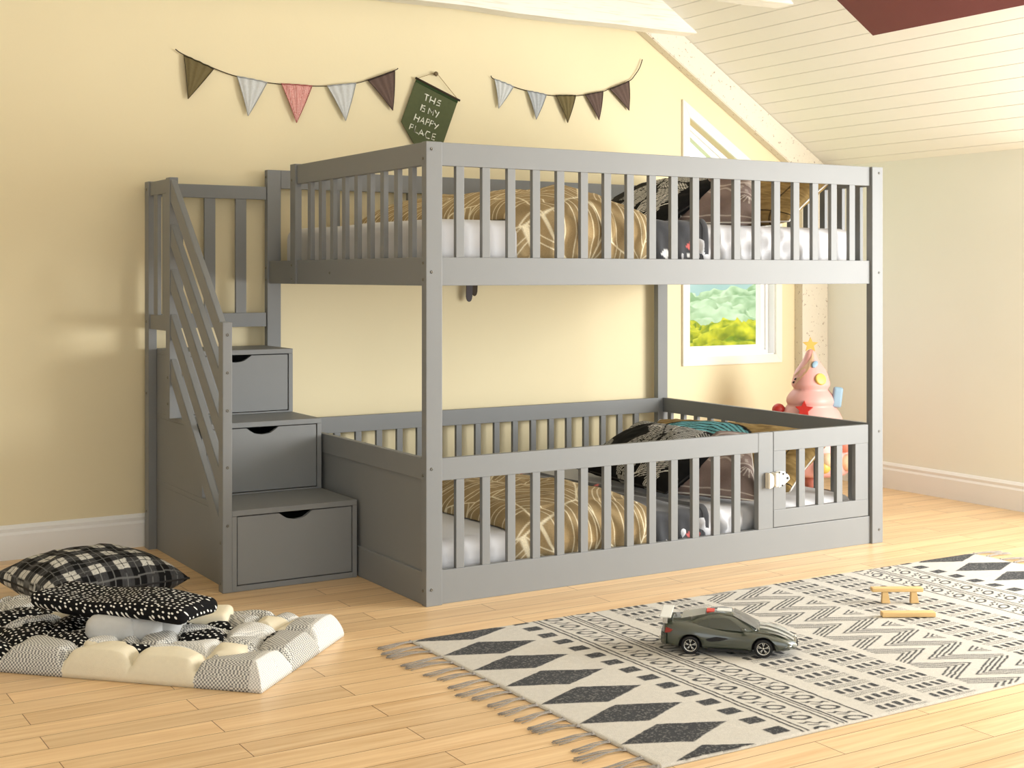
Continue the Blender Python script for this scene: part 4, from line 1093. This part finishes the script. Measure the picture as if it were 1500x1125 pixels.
def playmat():
    root = empty('folded_play_mat', 'puffy patchwork floor mat in grey, cream and dotted black, folded over, before the staircase', 'play mat', (-.95, -.1, 0))
    NU, NV = 200, 380; LU, LV = .585, 1.16
    u = np.linspace(0, LU, NU); v = np.linspace(0, LV, NV); Ug, Vg = np.meshgrid(u, v)
    r = np.random.default_rng(12)
    seeds = []
    bu = LU/3
    for i in range(3):
        for j in range(6):
            cx, cy = (i+.5)*bu, (j+.5)*bu
            outer = (i == 0 and False)
            seeds.append((cx, cy, 1.0))
            if not (i == 0 or j == 0):
                for _ in range(2): seeds.append((cx+(r.random()-.5)*bu*.9, cy+(r.random()-.5)*bu*.9, 1.))
            else: seeds.append((cx+(.40*bu if i == 0 else (r.random()-.5)*.6*bu), cy+(.40*bu if j == 0 else (r.random()-.5)*.6*bu), 1.))
    s = np.array(seeds); wu = Ug+.016*vnoise(Ug, Vg, 16, 1); wv = Vg+.016*vnoise(Ug, Vg, 16, 2)
    d = np.sqrt((wu[..., None]-s[:, 0])**2+(wv[..., None]-s[:, 1])**2); o = np.argsort(d, -1)
    f1 = np.take_along_axis(d, o[..., :1], -1)[..., 0]; f2 = np.take_along_axis(d, o[..., 1:2], -1)[..., 0]
    ed = f2-f1
    # seams between blocks at the border
    tu = np.abs(Ug/bu-np.round(Ug/bu))*bu; tv = np.abs(Vg/bu-np.round(Vg/bu))*bu
    rim = np.minimum(np.minimum(Ug, LU-Ug), np.minimum(Vg, LV-Vg))
    nearr = (LU-Ug < .10) | (Ug < .11); nearf = (Vg < .12)
    seam = np.ones_like(Ug); seam = np.where(nearr, np.minimum(seam, 1-np.exp(-tv/.007)), seam); seam = np.where(nearf, np.minimum(seam, 1-np.exp(-tu/.007)), seam)
    puff = (1-np.exp(-ed/.022))
    body = .048+.026*puff*np.clip(rim/.03, 0, 1)+.006*vnoise(Ug, Vg, 10, 4)
    rd = np.sqrt(np.clip(1-(1-np.clip(rim/.028, 0, 1))**2, 0, 1))
    H = body*(.30+.70*rd)*(.72+.28*seam)
    H[0, :] = H[-1, :] = .014; H[:, 0] = H[:, -1] = .014
    pal = r.integers(0, 5, len(s)); bias = r.random(len(s))
    pm = np.where(bias < .36, 3, np.where(bias < .70, 1, np.where(bias < .86, 0, 2)))
    mi = pm[o[..., 0]]
    bi = np.floor(Vg/bu).astype(int); bj = np.floor(Ug/bu).astype(int)
    fw_ = .105+.03*vnoise(Ug, Vg, 14, 9); rw_ = .120+.03*vnoise(Ug, Vg, 13, 10)
    mi = np.where(Vg < rw_, np.array([1, 1, 1, 1])[np.clip(bj, 0, 3)], mi); mi = np.where(Ug < fw_, np.array([1, 0, 0, 1, 3, 0, 1])[np.clip(bi, 0, 6)], mi)
    mi = np.where(Vg < .050+.02*vnoise(Ug, Vg, 9, 11), np.array([2, 1, 2, 2])[np.clip(bj, 0, 3)], mi); mi = np.where((LU-Ug < .10) & (Vg < .8), np.where(Vg < .14, 2, 1), mi)
    X = O2[0]+E1[0]*Ug+E2[0]*Vg; Y = O2[1]+E1[1]*Ug+E2[1]*Vg
    inset = .008*(1-rd)
    ml = grid('mat_layer', X, Y, H, MATS, root, matidx=mi, X2=(X, Y, H*0+.001)); ml.matrix_parent_inverse = Matrix.Translation(root.location).inverted()
    # folded-over dotted flap, resting on two plump rolls
    def slab(name, c, L, w, z0, z1, rz, tilt, m, r_=.022, d=None):
        o = rbox(name, -L/2, L/2, -w/2, w/2, 0, z1-z0, r_, m, root, .025, d)
        o.location = (c[0]-root.location.x, c[1]-root.location.y, z0); o.rotation_euler = (0, tilt, rz); return o
    dd = lambda p: (p[0], p[1], p[2]+.006*math.sin(p[0]*17)+.004*math.sin(p[1]*23+p[0]*9))
    a, b = gl(150, 872, .150), gl(297, 888, .145); c = (a+b)/2; dv = (b-a); L = dv.length
    slab('folded_flap', (c.x-dv.x*.28, c.y-dv.y*.28), L*1.55, .20, .112, .160, math.atan2(dv.y, dv.x), .0, DOT, .024, dd)
    for px, py, w, dp, m in ((206, 938, .115, .20, GRY), (236, 934, .10, .20, GRY), (160, 940, .15, .20, GRY), (283, 916, .20, .14, CRM)):
        p = gl(px, py, .055); dirv = Vector((E1[0], E1[1], 0)); a_ = math.atan2(RT.y, RT.x)
        o = rbox('mat_roll', -w/2, w/2, 0, dp, 0, .082 if m is GRY else .046, .034 if m is GRY else .02, m, root, .02); o.location = (p.x-root.location.x, p.y-root.location.y, .040); o.rotation_euler = (0, 0, a_+.05)
    return root
playmat()

def plaid(A, B, u, v):
    K, G, W = lin((18, 18, 19)), lin((62, 62, 63)), lin((200, 198, 190))
    P = .088; a = (A+1)/P; b = B/P; ia = np.floor(a*2).astype(int) % 2; ib = np.floor(b*2).astype(int) % 2
    c = np.zeros(A.shape+(3,)); c[:] = G
    c[(ia == 0) & (ib == 0)] = K; c[(ia == 1) & (ib == 1)] = W
    wv = vnoise(A, B, 260, 3); c = c*(1+.25*wv)[..., None]
    l = (np.abs((a*2) % 1-.5) < .03); l2 = (np.abs((b*2) % 1-.5) < .03)
    c[l | l2] = np.where((c[l | l2].mean(-1) > .3)[:, None], K, lin((110, 110, 108)))
    return c
_br = gl(277, 852, .05); _r = Vector((.97, .22, 0)).normalized()
pl_ = pillow('floor_cushion', .50, .42, .19, plaid, (_br.x-_r.x*.25, _br.y-_r.y*.25, .062), _r, (-.20, .95, .04), 'black, grey and white plaid cushion lying on the floor beside the staircase', 'cushion', None, pipe=PIPEB, n=160)

# ================================================================ LIGHT
w = bpy.data.worlds.new('world'); SC.world = w; w.use_nodes = True
bg = w.node_tree.nodes['Background']; bg.inputs[0].default_value = (.93, .97, 1.0, 1); bg.inputs[1].default_value = 2.3
def area(name, loc, target, sx, sy, power, col=(1, 1, 1)):
    l = bpy.data.lights.new(name, 'AREA'); l.shape = 'RECTANGLE'; l.size = sx; l.size_y = sy; l.energy = power; l.color = col
    o = bpy.data.objects.new(name, l); C.objects.link(o); o.location = loc
    o.rotation_euler = (Vector(target)-Vector(loc)).to_track_quat('-Z', 'Y').to_euler(); return o
area('window_daylight', (XR+.05, -2.1, 1.12), (.4, -.1, .8), 1.6, 1.5, 165, (1, .99, .965))
SC.view_settings.view_transform = 'Standard'; SC.view_settings.look = 'None'; SC.view_settings.exposure = 0.0; SC.view_settings.gamma = 1
SC.view_settings.use_curve_mapping = False
